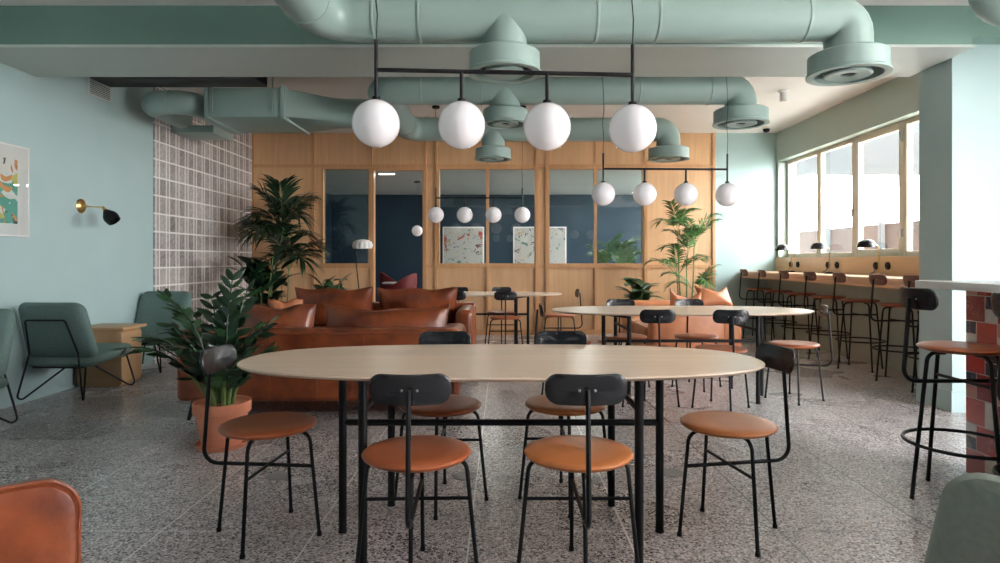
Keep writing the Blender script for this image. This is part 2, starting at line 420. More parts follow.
struct('beam', MB().box(XL, 3.42, BY0, BY1 - .001, BZ + .02, ZR).box(3.42, XN, 4.66, BY1, 2.84, ZR), 'sage', 'sage green ceiling beam, shade darkened into its paint, crossing the whole room', 'beam')
struct('trim_2', MB().box(XL, 3.44, BY0 - .004, BY1, BZ, BZ + .02), 'soffit', 'grey underside of the ceiling beam', 'beam underside')
# right side: nook wall with column end, window wall
struct('wall_right_nook', MB().box(3.47, XN, 4.79, 5.17, 0, 2.84), 'wall', 'pale blue column end beside the window bar', 'column')
struct('baseboard_right', MB().box(3.455, XN, 4.775, 5.185, 0, 0.16), 'wall', 'painted skirting around the pale blue column', 'skirting')
struct('wall_right', MB().box(XR, XR + .28, 5.17, YB + .1, 0, 1.22).box(XR, XR + .28, 5.17, YB + .1, 2.72, ZR).box(XR, XR + .28, 9.68, YB + .1, 1.22, 2.72).box(XR, XR + .28, 5.17, 5.8, 1.22, 2.72),
       'window_wall', 'sage wall around the long window on the right', 'wall')
struct('wall_right_lower', MB().box(4.16, XR, 5.17, YB, 0, 0.94), 'window_wall', 'painted wall under the window bar', 'wall')
struct('wall_right_front', MB().box(XN, XN + .2, YF, 4.79, 0, .35).box(XN, XN + .2, YF, 4.79, 2.85, ZR).box(XN, XN + .2, YF, -1.3, .35, 2.85).box(XN, XN + .2, 2.5, 4.79, .35, 2.85), 'wall', 'pale blue wall around the shopfront window at the right', 'wall')
struct('wall_front', MB().box(XL, XN, YF - .2, YF, 0, ZR), 'navy', 'deep blue wall behind the viewer', 'wall')
struct('wall_back', MB().box(3.335, XR + .28, YB, YB + .12, 0, ZR), 'wall', 'pale blue back wall right of the oak partition', 'wall')

# oak partition
PX = [-3.936, -2.846, -2.09, -2.03, -1.24, -1.02, -.267, -.22, .519, .708, 1.43, 1.478, 2.217, 3.335]
ZW0, ZW1 = 1.10, 2.625
p = MB()
p.box(XL, -2.846, YB, YB + .1, 0, ZR)
p.box(-2.846, -2.06, YB, YB + .1, 0, ZW0); p.box(-1.24, -1.02, YB, YB + .1, 0, ZW1)
p.box(-1.02, 2.217, YB, YB + .1, 0, ZW0); p.box(.519, .708, YB, YB + .1, ZW0, ZW1)
p.box(-2.846, 2.217, YB, YB + .1, ZW1, ZR); p.box(2.217, 3.335, YB, YB + .1, 0, ZR)
struct('partition', p, 'oak', 'honey oak panelled partition with glazing across the back', 'partition')
t = MB(); d = 0.028
for x in (-3.93, -2.98, -1.22, -1.05, .53, .69, 2.24, 3.31): t.box(x - .022, x + .022, YB - d, YB, 0, ZR)
for x in (-.243, 1.454): t.box(x - .018, x + .018, YB - d, YB, 0, ZW0); 
for x in (-.243, 1.454, -2.06): t.box(x - .012, x + .012, YB - d, YB, ZW1, ZR)
t.box(-3.93, 3.33, YB - d + .002, YB, ZW1, ZW1 + .05)
t.box(-3.93, -2.09, YB - d + .002, YB, ZW0 - .05, ZW0); t.box(-1.24, 3.33, YB - d + .002, YB, ZW0 - .05, ZW0)
t.box(-3.93, -2.06, YB - d + .002, YB, 0, .09); t.box(-1.22, 3.33, YB - d + .002, YB, 0, .09)
struct('trim_3', t, 'oak_frame', 'slim oak stiles and rails on the partition', 'trim')
fr = MB().box(-2.09, -2.03, YB - .02, YB + .12, 0, ZW1).box(-1.262, -1.222, YB - .02, YB + .12, 0, ZW1).box(-2.03, -1.262, YB - .02, YB + .12, ZW1 - .04, ZW1)
struct('door_1', fr, 'oak_frame', 'open oak doorway into the dark blue back room', 'doorway')
bays = [(-2.846, -2.09, 'leftmost partition window beside the doorway'), (-1.02, -.243, 'partition window just right of the doorway'), (-.243, .519, 'middle partition window left of the wide oak post'),
        (.708, 1.454, 'partition window right of the wide oak post'), (1.454, 2.217, 'rightmost partition window with a palm behind')]
for i, (a, b_, lab) in enumerate(bays):
    w = thing(f'window_{i+1}', lab, 'window', (0, 0, 0)); props(w, kind='structure')
    f = .022
    MB().box(a, a + f, YB - .015, YB + .1, ZW0, ZW1).box(b_ - f, b_, YB - .015, YB + .1, ZW0, ZW1).box(a + f, b_ - f, YB - .015, YB + .1, ZW0, ZW0 + f).box(a + f, b_ - f, YB - .015, YB + .1, ZW1 - f, ZW1).build('window_frame', 'oak_frame', w)
    MB().box(a + f, b_ - f, YB + .04, YB + .048, ZW0 + f, ZW1 - f).build('glass_pane', 'glass', w)

# back room
BRY = 14.1
struct('wall_back_room', MB().box(XL, XR + .3, BRY, BRY + .15, 0, 2.8), 'navy', 'deep blue wall of the back room', 'wall')
struct('wall_back_room_right', MB().box(XR + .1, XR + .3, YB + .12, BRY, 0, .6).box(XR + .1, XR + .3, YB + .12, BRY, 2.5, 2.8).box(XR + .1, XR + .3, YB + .12, 10.6, .6, 2.5).box(XR + .1, XR + .3, 13.2, BRY, .6, 2.5), 'navy', 'deep blue side wall of the back room', 'wall')
struct('wall_back_room_left', MB().box(XL, XL + .05, YB + .12, BRY, 0, 2.66), 'navy', 'deep blue left wall of the back room', 'wall')
struct('ceiling_back_room', MB().box(XL, XR + .3, YB + .1, BRY, 2.66, 2.86), 'soffit', 'grey green ceiling of the back room', 'ceiling')

# long window on the right
YW = [9.68, 8.70, 7.82, 6.86, 5.80]
winlab = ['farthest sash of the long right window by the back wall', 'second sash of the long right window with the handle', 'third sash of the long right window above the nearest desk lamp', 'nearest sash of the long right window partly behind the column']
for i in range(4):
    y1, y0 = YW[i], YW[i + 1]
    w = thing(f'window_{i+6}', winlab[i], 'window'); props(w, kind='structure')
    f = .085 if i in (2,) else .055
    xa, xb = 4.43, 4.50
    MB().box(xa, xb, y0, y0 + f, 1.22, 2.72, .006).box(xa, xb, y1 - f, y1, 1.22, 2.72, .006).box(xa, xb, y0 + f, y1 - f, 1.22, 1.22 + f, .006).box(xa, xb, y0 + f, y1 - f, 2.72 - f, 2.72, .006).build('window_frame', 'win_frame', w)
    MB().box(4.462, 4.468, y0 + f, y1 - f, 1.22 + f, 2.72 - f).build('glass_pane', 'glass_clear', w)
    if i == 1:
        MB().box(4.405, 4.43, y0 + .012, y0 + .035, 1.72, 1.82, .004).tube(fillet([(4.40, y0 + .024, 1.80), (4.375, y0 + .024, 1.80), (4.375, y0 + .024, 1.66)], .012), .008).build('window_handle', 'steel', w)
    if i == 2:
        for z in (1.42, 2.5): MB().lathe([(.012, 0), (.012, .1)], 12, Matrix.Translation((4.42, y0 + .02, z))).build('hinge', 'steel', w)
# shop windows behind the camera
def shopwin(name, lab, fn, n, span, z0, z1):
    w = thing(name, lab, 'window'); props(w, kind='structure')
    a, b_ = span
    for k in range(n):
        s0 = a + (b_ - a) * k / n; s1 = a + (b_ - a) * (k + 1) / n
        m = MB()
        for q in ((s0, s0 + .04, z0, z1), (s1 - .04, s1, z0, z1), (s0, s1, z0, z0 + .05), (s0, s1, z1 - .05, z1)): m.box(*fn(q[0], q[1]), q[2], q[3])
        m.build('window_frame', 'black', w)
shopwin('window_10', 'shopfront window in the near right wall', lambda a, b_: (XN + .06, XN + .12, a, b_), 4, (-1.3, 2.5), .35, 2.85)

shopwin('window_11', 'window in the right wall of the back room', lambda a, b_: (XR + .18, XR + .23, a, b_), 2, (10.6, 13.2), .6, 2.5)
# outdoors
struct('ground', MB().box(-30, 40, -40, 40, -.35, -.25), 'concrete', 'pale paving outside the windows', 'ground')
ob = thing('neighbour_building', 'white rendered building with grey upper storey across the yard', 'building', (9.4, 18, -.25))
MB().box(-.6, 16, 0, 6, 0, 3.9, .02).build('wall', 'facade', ob); MB().box(0, 16, -.15, 6, 3.9, 8.0, .02).build('upper_storey', 'facade_grey', ob)
fc = thing('fence', 'brown timber board fence outside the long window', 'fence', (7.4, 0, -.25))
MB().box(0, .03, 5, 15.5, .1, 2.13).build('boards', 'fence', fc)
for k in range(5): MB().box(-.08, 0, 6 + k * 2, 6.12 + k * 2, 0, 2.16 + (.25 if k == 2 else 0), .01).build('post', 'facade_grey', fc)

# ------------------------------------------------------------------ window bar
bar = thing('window_counter', 'long oak bar counter running under the right window', 'counter', (0, 0, 0))
MB().box(3.72, XR, 5.2, YB - .01, .945, 1.0, .004).build('worktop', 'counter_oak', bar)
MB().box(3.73, 3.75, 5.2, YB - .01, .90, .945, .003).build('apron', 'counter_oak', bar)
sp = MB().box(XR - .025, XR, 5.2, YB - .02, 1.0, 1.215, .003).build('splashback', 'counter_oak')
props(sp, 'low oak splashback board between the bar counter and the window sill', 'splashback')

def socket(y, z, lab):
    s = thing('wall_socket', lab, 'socket', (XR - .026, y, z), 0, 'round black sockets on the oak splashback')
    rot = Matrix.Rotation(R(-90), 4, 'Y')
    MB().lathe([(.001, .012), (.02, .012), (.023, .016), (.042, .014), (.045, 0)], 24, rot).build('socket_plate', 'black', s)
    MB().lathe([(.001, .02), (.012, .02), (.014, .012)], 16, rot).build('plug', 'black', s)
for (y, who) in ((9.1, 'farthest'), (8.05, 'middle'), (7.0, 'nearest')):
    socket(y + .10, 1.11, f'round black socket nearer the back wall, behind the {who} desk lamp')
    socket(y - .12, 1.11, f'round black socket on the near side of the {who} desk lamp')

def desk_lamp(y, lab):
    l = thing('desk_lamp', lab, 'lamp', (4.205, y, 1.0), 0, 'desk lamps on the window bar')
    MB().lathe([(.001, 0), (.055, 0), (.058, .006), (.055, .016), (.012, .022), (.001, .022)], 24).build('base', 'black', l)
    MB().tube(fillet([(0, 0, .02), (.01, .0, .335), (-.09, 0, .345)], .03), .006).build('arm', 'brass', l)
    MB().tube([(-.02, 0, .344), (-.07, 0, .345)], .011).build('joint', 'shade_white', l)
    sh = MB().lathe([(.100, 0), (.096, .03), (.078, .062), (.045, .084), (.001, .09), (.04, .078), (.072, .056), (.092, .028), (.097, 0), (.100, 0)], 28, Matrix.Translation((-.13, 0, .318)))
    sh.build('lamp_shade', 'black_ply', l)
    MB().sphere((-.13, 0, .348), .028, 14, 8).build('bulb', 'shade_white', l)
    MB().tube(fillet([(0, .04, .008), (.03, .10, .006), (-.03, .16, .006), (.03, .14, .03), (.055, .11, .10)], .03), .004, 6).build('cable', 'black', l)
desk_lamp(9.05, 'farthest black domed desk lamp with brass arm on the window bar')
desk_lamp(8.0, 'middle black domed desk lamp with brass arm on the window bar')
desk_lamp(6.95, 'nearest black domed desk lamp with brass arm on the window bar')

# ------------------------------------------------------------------ chairs and stools
def panel_mb(w, h, t, bend, rc):
    out = rrect(w / 2, h / 2, rc, 8, 8)
    pr = [(w * .2, -t / 2), (w * .08, -t / 2), (.004, -t / 2), (.001, -t * .3), (0, 0), (.001, t * .3), (.004, t / 2), (w * .08, t / 2), (w * .2, t / 2)]
    pr = [(min(i, h / 2 * .85), q) for i, q in pr]
    return MB().slab(out, pr, lambda x, y, q: (x, q + bend * x * x, y), (w / 2, h / 2))

def make_chair(label, cat, name, group, zs, rs, foot, zbar, zpan, seatmat, backmat, ring=None, tr=.0080):
    c = thing(name, label, cat, (0, 0, 0), 0, group)
    MB().slab(superell(rs, rs, 2, 48), [(rs * .5, zs - .026), (rs * .1, zs - .026), (.014, zs - .024), (.004, zs - .017), (0, zs - .010), (.004, zs - .004), (.016, zs + .001), (rs * .3, zs + .004), (rs * .65, zs + .005)], None, (rs, rs)).build('seat', seatmat, c)
    bx = .262
    for k in range(4):
        a = R(90 * k)
        u = Vector((math.cos(a), math.sin(a), 0))
        pts = [u * (rs * .45) + Vector((0, 0, zs - .036)), u * (rs * .90) + Vector((0, 0, zs - .036)), u * foot + Vector((0, 0, .006))]
        leg = MB().tube(fillet(pts, .055), tr).build('leg', 'black', c)
        MB().lathe([(.010, 0), (.011, .004), (.010, .016), (.008, .018)], 12, Matrix.Translation(u * foot)).build('glide', 'black', leg)
    fr_ = rs * .9 + (foot - rs * .9) * (1 - zbar / zs)
    MB().tube([(-fr_, 0, zbar), (fr_, 0, zbar)], tr * .85).build('crossbar', 'black', c)
    zt = zpan
    MB().tube(fillet([(0, fr_, zbar), (0, -.295, zbar), (0, -bx, zt + .005)], .06), tr * 1.05).build('back_post', 'black', c)
    pm = panel_mb(.275, .108, .012, 1.1, .045)
    pm.xform(Matrix.Translation((0, -bx + .022, zt)) @ Matrix.Rotation(R(9), 4, 'X'))
    b = pm.build('backrest', backmat, c)
    for sx in (-1, 1):
        MB().sphere((sx * .026, -bx + .014, zt), .0048, 10, 6, (1, .6, 1)).build('screw', 'steel', b)
    if ring:
        zr, rr = ring
        MB().tube([(rr * math.cos(2 * PI * k / 40), rr * math.sin(2 * PI * k / 40), zr) for k in range(40)], tr * .9, 8, True).build('foot_ring', 'black', c)
    return c
SZ = .478
GR1 = 'dining chairs around the front table'
chair = make_chair('round seated dining chair at the left end of the front table, before the terracotta pot', 'chair', 'dining_chair', GR1, SZ, .200, .224, .296, .745, 'seat', 'black_ply')
chair.location = (-1.007, 2.665, 0); chair.rotation_euler = (0, 0, R(-95))
dup(chair, (.972, 2.68, 0), 100, 'round seated dining chair at the right end of the front table, facing left')
dup(chair, (-.317, 2.285, 0), 2, 'left of the two dining chairs with backs to the viewer at the front table')
dup(chair, (.277, 2.285, 0), 0, 'right of the two dining chairs with backs to the viewer at the front table')
dup(chair, (-.305, 3.03, 0), 180, 'dining chair tucked under the far side of the front table, left, before the sofa')
dup(chair, (.307, 3.05, 0), 180, 'dining chair tucked under the far side of the front table, right')
for o_ in [chair] + [q for q in bpy.data.objects if q.name in ('dining_chair.002', 'dining_chair.004')]:
    for ch in o_.children:
        if ch.name.startswith('seat'):
            ch.data = ch.data.copy(); ch.data.materials[0] = M['seat_dark']
G2 = 'dining chairs around the middle table'
dup(chair, (1.18, 4.95, 0), 0, 'left of the two near side dining chairs at the middle table, black back to viewer', G2)
dup(chair, (1.73, 4.93, 0), 0, 'right of the two near side dining chairs at the middle table, black back to viewer', G2)
dup(chair, (1.13, 5.74, 0), 180, 'left of the two far side dining chairs at the middle table', G2)
dup(chair, (1.79, 5.74, 0), 180, 'right of the two far side dining chairs at the middle table, before the tan sofa', G2)
dup(chair, (2.45, 5.22, 0), 74, 'dining chair at the right end of the middle table near the bar stools', G2)
dup(chair, (.56, 5.34, 0), -92, 'dining chair at the left end of the middle table', G2)
G3 = 'dining chairs around the back table'
dup(chair, (-.58, 7.66, 0), 0, 'near side dining chair at the back table, partly behind the leather sofa', G3)
dup(chair, (.03, 7.66, 0), 0, 'near side dining chair at the back table, right of the leather sofa', G3)
dup(chair, (-.62, 8.4, 0), 180, 'far side dining chair at the back table, left one against the partition', G3)
dup(chair, (-.02, 8.4, 0), 180, 'far side dining chair at the back table, right one against the partition', G3)
dup(chair, (.73, 8.0, 0), 90, 'dining chair at the right end of the back table, facing left', G3)

stool = make_chair('black framed bar stool with tan seat at the far corner of the tiled high table', 'bar stool', 'bar_stool', 'bar stools at the tiled high table', .755, .192, .25, .580, .985, 'seat_dark', 'black_ply', (.275, .25), .0098)
stool.location = (2.262, 3.05, 0); stool.rotation_euler = (0, 0, R(-90))
dup(stool, (2.30, 2.50, 0), -92, 'bar stool at the tiled high table cut by the right edge of the photo')
GS = 'bar stools along the window counter'
wst = make_chair('bar stool at the window counter, first from the back wall', 'bar stool', 'bar_stool', GS, .75, .188, .235, .585, .985, 'seat_dark', 'brown_ply', (.31, .236), .0088)
wst.location = (3.86, 9.36, 0); wst.rotation_euler = (0, 0, R(-90))
ords = ['second', 'third', 'fourth', 'fifth', 'sixth', 'seventh']
for k, y in enumerate((8.70, 8.03, 7.36, 6.70, 6.02, 5.50)):
    dup(wst, (3.86, y, 0), -90 + (k % 3 - 1) * 2, f'bar stool at the window counter, {ords[k]} from the back wall' + (', half behind the column' if k == 5 else ''))

# ------------------------------------------------------------------ long oval tables
def make_table(label, loc):
    t = thing('dining_table', label, 'table', loc, 0, 'long oval dining tables')
    a, b_ = 1.128, .46
    out = superell(a, b_, 2.55, 120)
    MB().slab(out, [(.2, .722), (.03, .722), (.016, .723), (.004, .731), (0, .735), (.001, .739), (.003, .741), (.02, .741), (.1, .741), (.3, .741)], lambda x, y, h: (x, y + .055, h), (a, b_)).build('tabletop', 'table_oak', t)
    for sx in (-1, 1):
        for (x, y) in ((.527, -.315), (.685, 0.0), (.527, .29)):
            lg = MB().tube([(sx * x, y, .003), (sx * x, y, .716)], .0175, 14).build('leg', 'black', t)
            MB().lathe([(.019, 0), (.020, .003), (.019, .008)], 14, Matrix.Translation((sx * x, y, 0))).build('glide', 'black', lg)
        MB().tube([(sx * .527, -.315, .60), (sx * .527, .29, .60)], .012, 10).build('side_rail', 'black', t)
        MB().tube([(sx * .527, -.315, .705), (sx * .685, 0, .705), (sx * .527, .29, .705)], .010, 8).build('top_bracket', 'black', t)
    MB().tube([(-.685, 0, .473), (.685, 0, .473)], .014, 10).build('stretcher', 'black', t)
    return t
tb = make_table('long oval pale oak dining table in the foreground', (-.008, 2.68, 0))
dup(tb, (1.557, 5.38, 0), 0, 'long oval pale oak dining table in the middle, before the tan sofa')
dup(tb, (-.36, 8.04, 0), 0, 'long oval pale oak dining table at the back by the partition')

# ------------------------------------------------------------------ high table with red tiles
ht = thing('high_table', 'white topped high table on a red tiled base at the right edge', 'high table', (0, 0, 0))
MB().box(2.29, 3.1, 1.0, 3.45, 1.022, 1.062, .004).build('tabletop', 'white', ht)
MB().box(2.56, 2.85, 1.3, 3.43, 0.0, 1.022, .003).build('tiled_base', 'red_tiles', ht)

# ------------------------------------------------------------------ sofas
def pillow(w, h, t, sag=0.04, seed=0, pinch=.05, n=26):
    rnd = random.Random(seed); vs = []; fs = []
    ph = [rnd.uniform(0, 6) for _ in range(6)]
    def P(i, j, side):
        u = -1 + 2 * i / n; v = -1 + 2 * j / n
        e = (1 - abs(u) ** 2.4) * (1 - abs(v) ** 2.4)
        x = u * w / 2 * (1 - pinch * (1 - v * v)); z = v * h / 2 * (1 - pinch * 1.3 * (1 - u * u))
        z -= sag * max(0, v) * (1 - u * u) * (1.0)
        th = t / 2 * max(0, e) ** .55
        th *= 1 + .10 * math.sin(5 * u + ph[0]) * math.cos(4 * v + ph[1])
        z += .012 * math.sin(6 * u + ph[2]) * max(0, v); th *= 1 + .05 * math.sin(17 * u + ph[4] + 2 * v) * max(0, v)
        return (x, side * th + .012 * math.sin(3 * u + ph[3]) * v, z)
    for side in (1, -1):
        for i in range(n + 1):
            for j in range(n + 1): vs.append(P(i, j, side))
    q = (n + 1) ** 2
    for i in range(n):
        for j in range(n):
            a = i * (n + 1) + j; b_ = a + n + 1
            fs.append((a, b_, b_ + 1, a + 1)); fs.append((q + a, q + a + 1, q + b_ + 1, q + b_))
    mb = MB(); mb.add(vs, fs)
    ring = [P(i, 0, 0) for i in range(n + 1)] + [P(n, j, 0) for j in range(1, n + 1)] + [P(i, n, 0) for i in range(n - 1, -1, -1)] + [P(0, j, 0) for j in range(n - 1, 0, -1)]
    return mb, ring
def cushion(label, w, h, t, loc, rot, m, group, seed, sag=.04):
    c = thing('leather_cushion', label, 'cushion', loc, 0, group)
    c.rotation_euler = Euler([R(q) for q in rot])
    mb, ring = pillow(w, h, t, sag, seed)
    mb.build('cover', m, c, 60)
    MB().tube(ring, .006, 6, True).build('piping', 'piping', c)
    return c

def make_sofa(label, W, loc, rz, m, backh=.67, nseat=2, dp=.95, armh=.62, armw=.20, seams=True, z0=.13):
    s = thing('leather_sofa', label, 'sofa', loc, rz)
    yb = -dp / 2
    MB().box(-W / 2 + armw * .6, W / 2 - armw * .6, yb + .1, dp / 2 - .02, z0, .30, .03, 3).build('base', m, s)
    bk = MB().box(-W / 2, W / 2, yb, yb + .22, z0, backh, .045, 4).build('back', m, s)
    for sx in (-1, 1):
        MB().box(sx * (W / 2 - armw), sx * W / 2, yb + .16, dp / 2, z0, armh, .055, 4).build('arm', m, s)
    iw = W - 2 * armw
    for k in range(nseat):
        x0 = -iw / 2 + iw * k / nseat; x1 = x0 + iw / nseat
        out = rrect((x1 - x0) / 2 - .003, (dp - .22) / 2, .05, 6, 8)
        MB().slab(out, [(.1, .29), (.02, .29), (.004, .31), (0, .36), (.004, .41), (.02, .435), (.08, .455), (.18, .462)], lambda x, y, h, cx=(x0 + x1) / 2: (x + cx, y + .125, h), ((x1 - x0) / 2, (dp - .22) / 2)).build('seat_cushion', m, s)
    for (x, y) in ((-W / 2 + .12, yb + .06), (W / 2 - .12, yb + .06), (-W / 2 + .12, dp / 2 - .1), (W / 2 - .12, dp / 2 - .1)):
        MB().tube([(x, y, z0 + .02), (x + .02 * (1 if x > 0 else -1), y + (.06 if y > 0 else -.06), 0)], .024, 10, r1=.013).build('leg', 'black', s)
    if seams:
        zt = backh - .03
        pp = [(-W / 2 + .03, yb - .001, z0 + .03), (-W / 2 + .03, yb - .001, zt), (W / 2 - .03, yb - .001, zt), (W / 2 - .03, yb - .001, z0 + .03)]
        MB().tube(fillet(pp, .04), .006, 6).build('piping', 'piping', s)
        for k in (1, 2, 3, 4, 5):
            x = -W / 2 + W * k / 6
            MB().tube([(x, yb - .001, z0 + .02), (x, yb - .001, backh - .045), (x, yb + .05, backh + .0005), (x, yb + .18, backh + .0005)], .0028, 5).build('seam', 'piping', s)
    return s
make_sofa('cognac leather sofa with its back to the viewer behind the front table', 2.08, (-1.365, 5.02, 0), 0, 'leather', .665, 2, .95)
GC = 'leather cushions on the sofas'
cushion('short slumped leather cushion at the left end of the nearer sofa, beside the potted plant', .60, .38, .20, (-1.80, 4.93, .64), (-14, 0, 2), 'leather', GC, 1, .02)
cushion('long slumped leather cushion in the middle of the nearer sofa', 1.00, .38, .22, (-.93, 4.93, .635), (-14, 0, -1), 'leather', GC, 2, .035)
make_sofa('cognac leather sofa facing the viewer between the nearer sofa and the partition', 2.25, (-1.43, 6.62, 0), 180, 'leather', .70, 2, .95, .68, .17)
cushion('plump leather back cushion on the left of the farther cognac sofa', .84, .43, .20, (-1.82, 6.72, .66), (12, 0, 0), 'leather', GC, 3, .0)
cushion('plump leather back cushion on the right of the farther cognac sofa', .86, .43, .20, (-.92, 6.72, .66), (12, 0, 2), 'leather', GC, 4, .0)
cushion('small tan leather cushion at the left end of the farther cognac sofa', .34, .34, .14, (-2.22, 6.35, .62), (15, 0, 12), 'leather_light', GC, 5, .02)
make_sofa('tan leather sofa side-on behind the middle table near the right palm', 1.75, (2.05, 7.42, 0), 90, 'leather_light', .66, 2, .96, .64, .22, False)
cushion('pointed tan leather cushion slumped on the seat end of the tan sofa', .40, .38, .15, (2.06, 6.97, .66), (-10, 4, 12), 'leather_light', 'tan cushions on the side-on sofa', 6, .09)
cushion('pointed tan leather cushion slumped over the backrest of the tan sofa', .40, .28, .13, (2.40, 7.06, .77), (-40, 3, 10), 'leather_light', 'tan cushions on the side-on sofa', 7, .09)

# leather armchair cut by the bottom left corner
ac = thing('leather_armchair', 'cognac leather armchair cut off at the bottom left corner', 'armchair', (-1.67, 1.74, 0), 38)
out = rrect(.37, .26, .085, 8, 6)
MB().slab(out, [(.10, -.10), (.03, -.10), (.008, -.093), (0, -.075), (.004, -.02), (.02, .005), (.05, .012), (.10, .012)], lambda x, y, h: (x, -.33 + h - .06 * y, .347 + y), (.37, .26)).build('back', 'leather', ac)
MB().tube([(x * 1.0, -.33 - .078 - .06 * y, .347 + y) for x, y in out], .007, 6, True).build('piping', 'piping', ac)
MB().box(-.33, .33, -.24, .36, .16, .30, .03, 3).build('base', 'leather', ac)
MB().box(-.24, .24, -.22, .37, .27, .36, .04, 4).build('seat_cushion', 'leather', ac)
for sx in (-1, 1):
    MB().box(sx * .23, sx * .36, -.26, .30, .14, .38, .05, 4).build('arm', 'leather', ac)
    for y in (-.25, .3): MB().tube([(sx * .29, y, .18), (sx * .30, y * 1.08, 0)], .02, 10, r1=.012).build('leg', 'black', ac)

# ------------------------------------------------------------------ lounge chairs
def make_lounge(label, loc, rz, m, taper=.05, lift=0.0, hoop=True, lean=.30):
    c = thing('lounge_chair', label, 'lounge chair', loc, rz, 'upholstered wire frame lounge chairs')
    a, b_ = .285, .235
    out = rrect(a, b_, .07, 8, 6); t = .095
    pr = [(.15, -t / 2 - .006), (.08, -t / 2 - .004), (.025, -t / 2 + .006), (.006, -t / 2 + .024), (0, 0), (.006, t / 2 - .024), (.025, t / 2 - .006), (.08, t / 2 + .004), (.15, t / 2 + .006)]
    MB().slab(out, pr, lambda x, y, h: (x * (1.0 - taper * (y / b_)), -.245 + h - lean * y + .25 * x * x, .60 + lift + y), (a, b_)).build('backrest', m, c)
    a2, b2 = .29, .285
    out2 = rrect(a2, b2, .06, 8, 6)
    MB().slab(out2, [(i, h) for i, h in pr], lambda x, y, h: (x, .04 + y, .365 + h * .95 + .10 * y), (a2, b2)).build('seat', m, c)
    for sx in (-1, 1):
        MB().tube(fillet([(sx * .205, -.265, .42), (sx * .285, -.315, .008), (sx * .05, .03, .315)], .03), .0075).build('leg', 'black', c)
        MB().tube(fillet([(sx * .24, .27, .345), (sx * .30, .335, .008), (sx * .05, .03, .315)], .03), .0075).build('leg', 'black', c)
    if hoop: MB().tube(fillet([(.205, -.265, .42), (.165, -.357, .695), (-.165, -.357, .695), (-.205, -.265, .42)], .025), .008).build('back_frame', 'black', c)
    MB().tube(fillet([(.21, -.24, .30), (.24, .27, .34), (-.24, .27, .34), (-.21, -.24, .30), (.21, -.24, .30)], .03), .0065).build('seat_frame', 'black', c)
    MB().tube([(-.2, .03, .315), (.2, .03, .315)], .0065).build('seat_rail', 'black', c)
    return c
lc = make_lounge('grey green lounge chair seen from behind beside the oak side table', (-3.62, 5.28, 0), -3, 'fabric')
dup(lc, (-3.66, 4.02, 0), 180, 'grey green lounge chair cut by the left edge of the photo')
dup(lc, (-3.665, 6.46, 0), 179, 'grey green lounge chair facing the room under the tiled wall')
lg = make_lounge('pale stone green lounge chair cut off at the bottom right corner', (1.315, 1.40, 0), -38, 'fabric_grey', .16, -.095, False, .34)

st = thing('side_table', 'small oak side table between the two lounge chairs', 'side table', (-3.71, 5.86, 0))
MB().box(-.22, .22, -.16, .22, .525, .555, .006).build('tabletop', 'side_oak', st)
fp = rrect(.205, .2625, .05, 6, 4)
MB().slab(fp, [(.10, -.13), (.003, -.13), (0, -.127), (0, .187), (.003, .19), (.10, .19)], lambda x, y, h: (x - .02, h, .2625 + y), (.205, .2625)).build('body', 'side_oak', st)

# ------------------------------------------------------------------ pendants
def chandelier(label, loc, span, gr, zg, zbar, ztop, tilt=0, ceil=ZC, flip=1):
    """loc: centre on plan; hangs from the ceiling; globes are one lamp fitting"""
    L = thing('globe_chandelier', label, 'pendant lamp', (loc[0], loc[1], 0), 0, 'black four globe pendant lamps')
    xs = [-span / 2 + span * k / 3 for k in range(4)]
    dz = lambda x: -tilt * x / span
    MB().tube([(xs[0], 0, zbar + dz(xs[0])), (xs[3], 0, zbar + dz(xs[3]))], .0095, 10).build('crossbar', 'black', L)
    for k, x in enumerate(xs):
        ends = k in (0, 3)
        MB().tube([(x, 0, (ztop if ends else zbar) + dz(x)), (x, 0, zg + gr * .9 + dz(x))], .0085, 10).build('stem', 'black', L)
        g = MB().sphere((x, 0, zg + dz(x)), gr, 32, 20).build('globe', 'opal', L)
        MB().lathe([(.001, .016), (.018, .016), (.020, .0), (.001, -.004)], 16, Matrix.Translation((x, 0, zg + gr - .004 + dz(x)))).build('globe_cap', 'black', g)
        if ends:
            top = ceil
            wob = [(x + .006 * math.sin(q * 2.3), .004 * math.sin(q * 1.7), ztop + dz(x) + (top - ztop - dz(x)) * q / 8) for q in range(9)]
            wob[0] = (x, 0, ztop + dz(x) - .01); wob[-1] = (x, 0, top)
            MB().tube(wob, .0028, 6).build('cable', 'black', L)
            MB().lathe([(.001, -.03), (.045, -.03), (.05, -.02), (.05, 0), (.001, 0)], 20, Matrix.Translation((x, 0, top))).build('ceiling_rose', 'black', L)
    return L
chandelier('black pendant bar with four large white globes hung over the front table', (.006, 2.72), 1.125, .104, 1.763, 1.998, 2.13, .022)
chandelier('black pendant bar with four white globes hung over the middle table', (1.44, 5.5), 1.10, .104, 1.757, 1.982, 2.12, .006, ZR)
chandelier('black pendant bar with four white globes hung over the back table', (-.31, 8.04), 1.12, .104, 1.76, 1.98, 2.11, 0, ZR)

pl = thing('globe_pendant', 'single white globe pendant seen through the doorway in the back room', 'pendant lamp', (-1.62, 11.7, 0))
MB().sphere((0, 0, 1.725), .104, 24, 14).build('globe', 'opal', pl)
MB().tube([(0, 0, 1.82), (0, 0, 2.64)], .004, 6).build('cable', 'black', pl)
MB().lathe([(.001, -.03), (.06, -.03), (.065, 0), (.001, 0)], 20, Matrix.Translation((0, 0, 2.66))).build('ceiling_rose', 'black', pl)

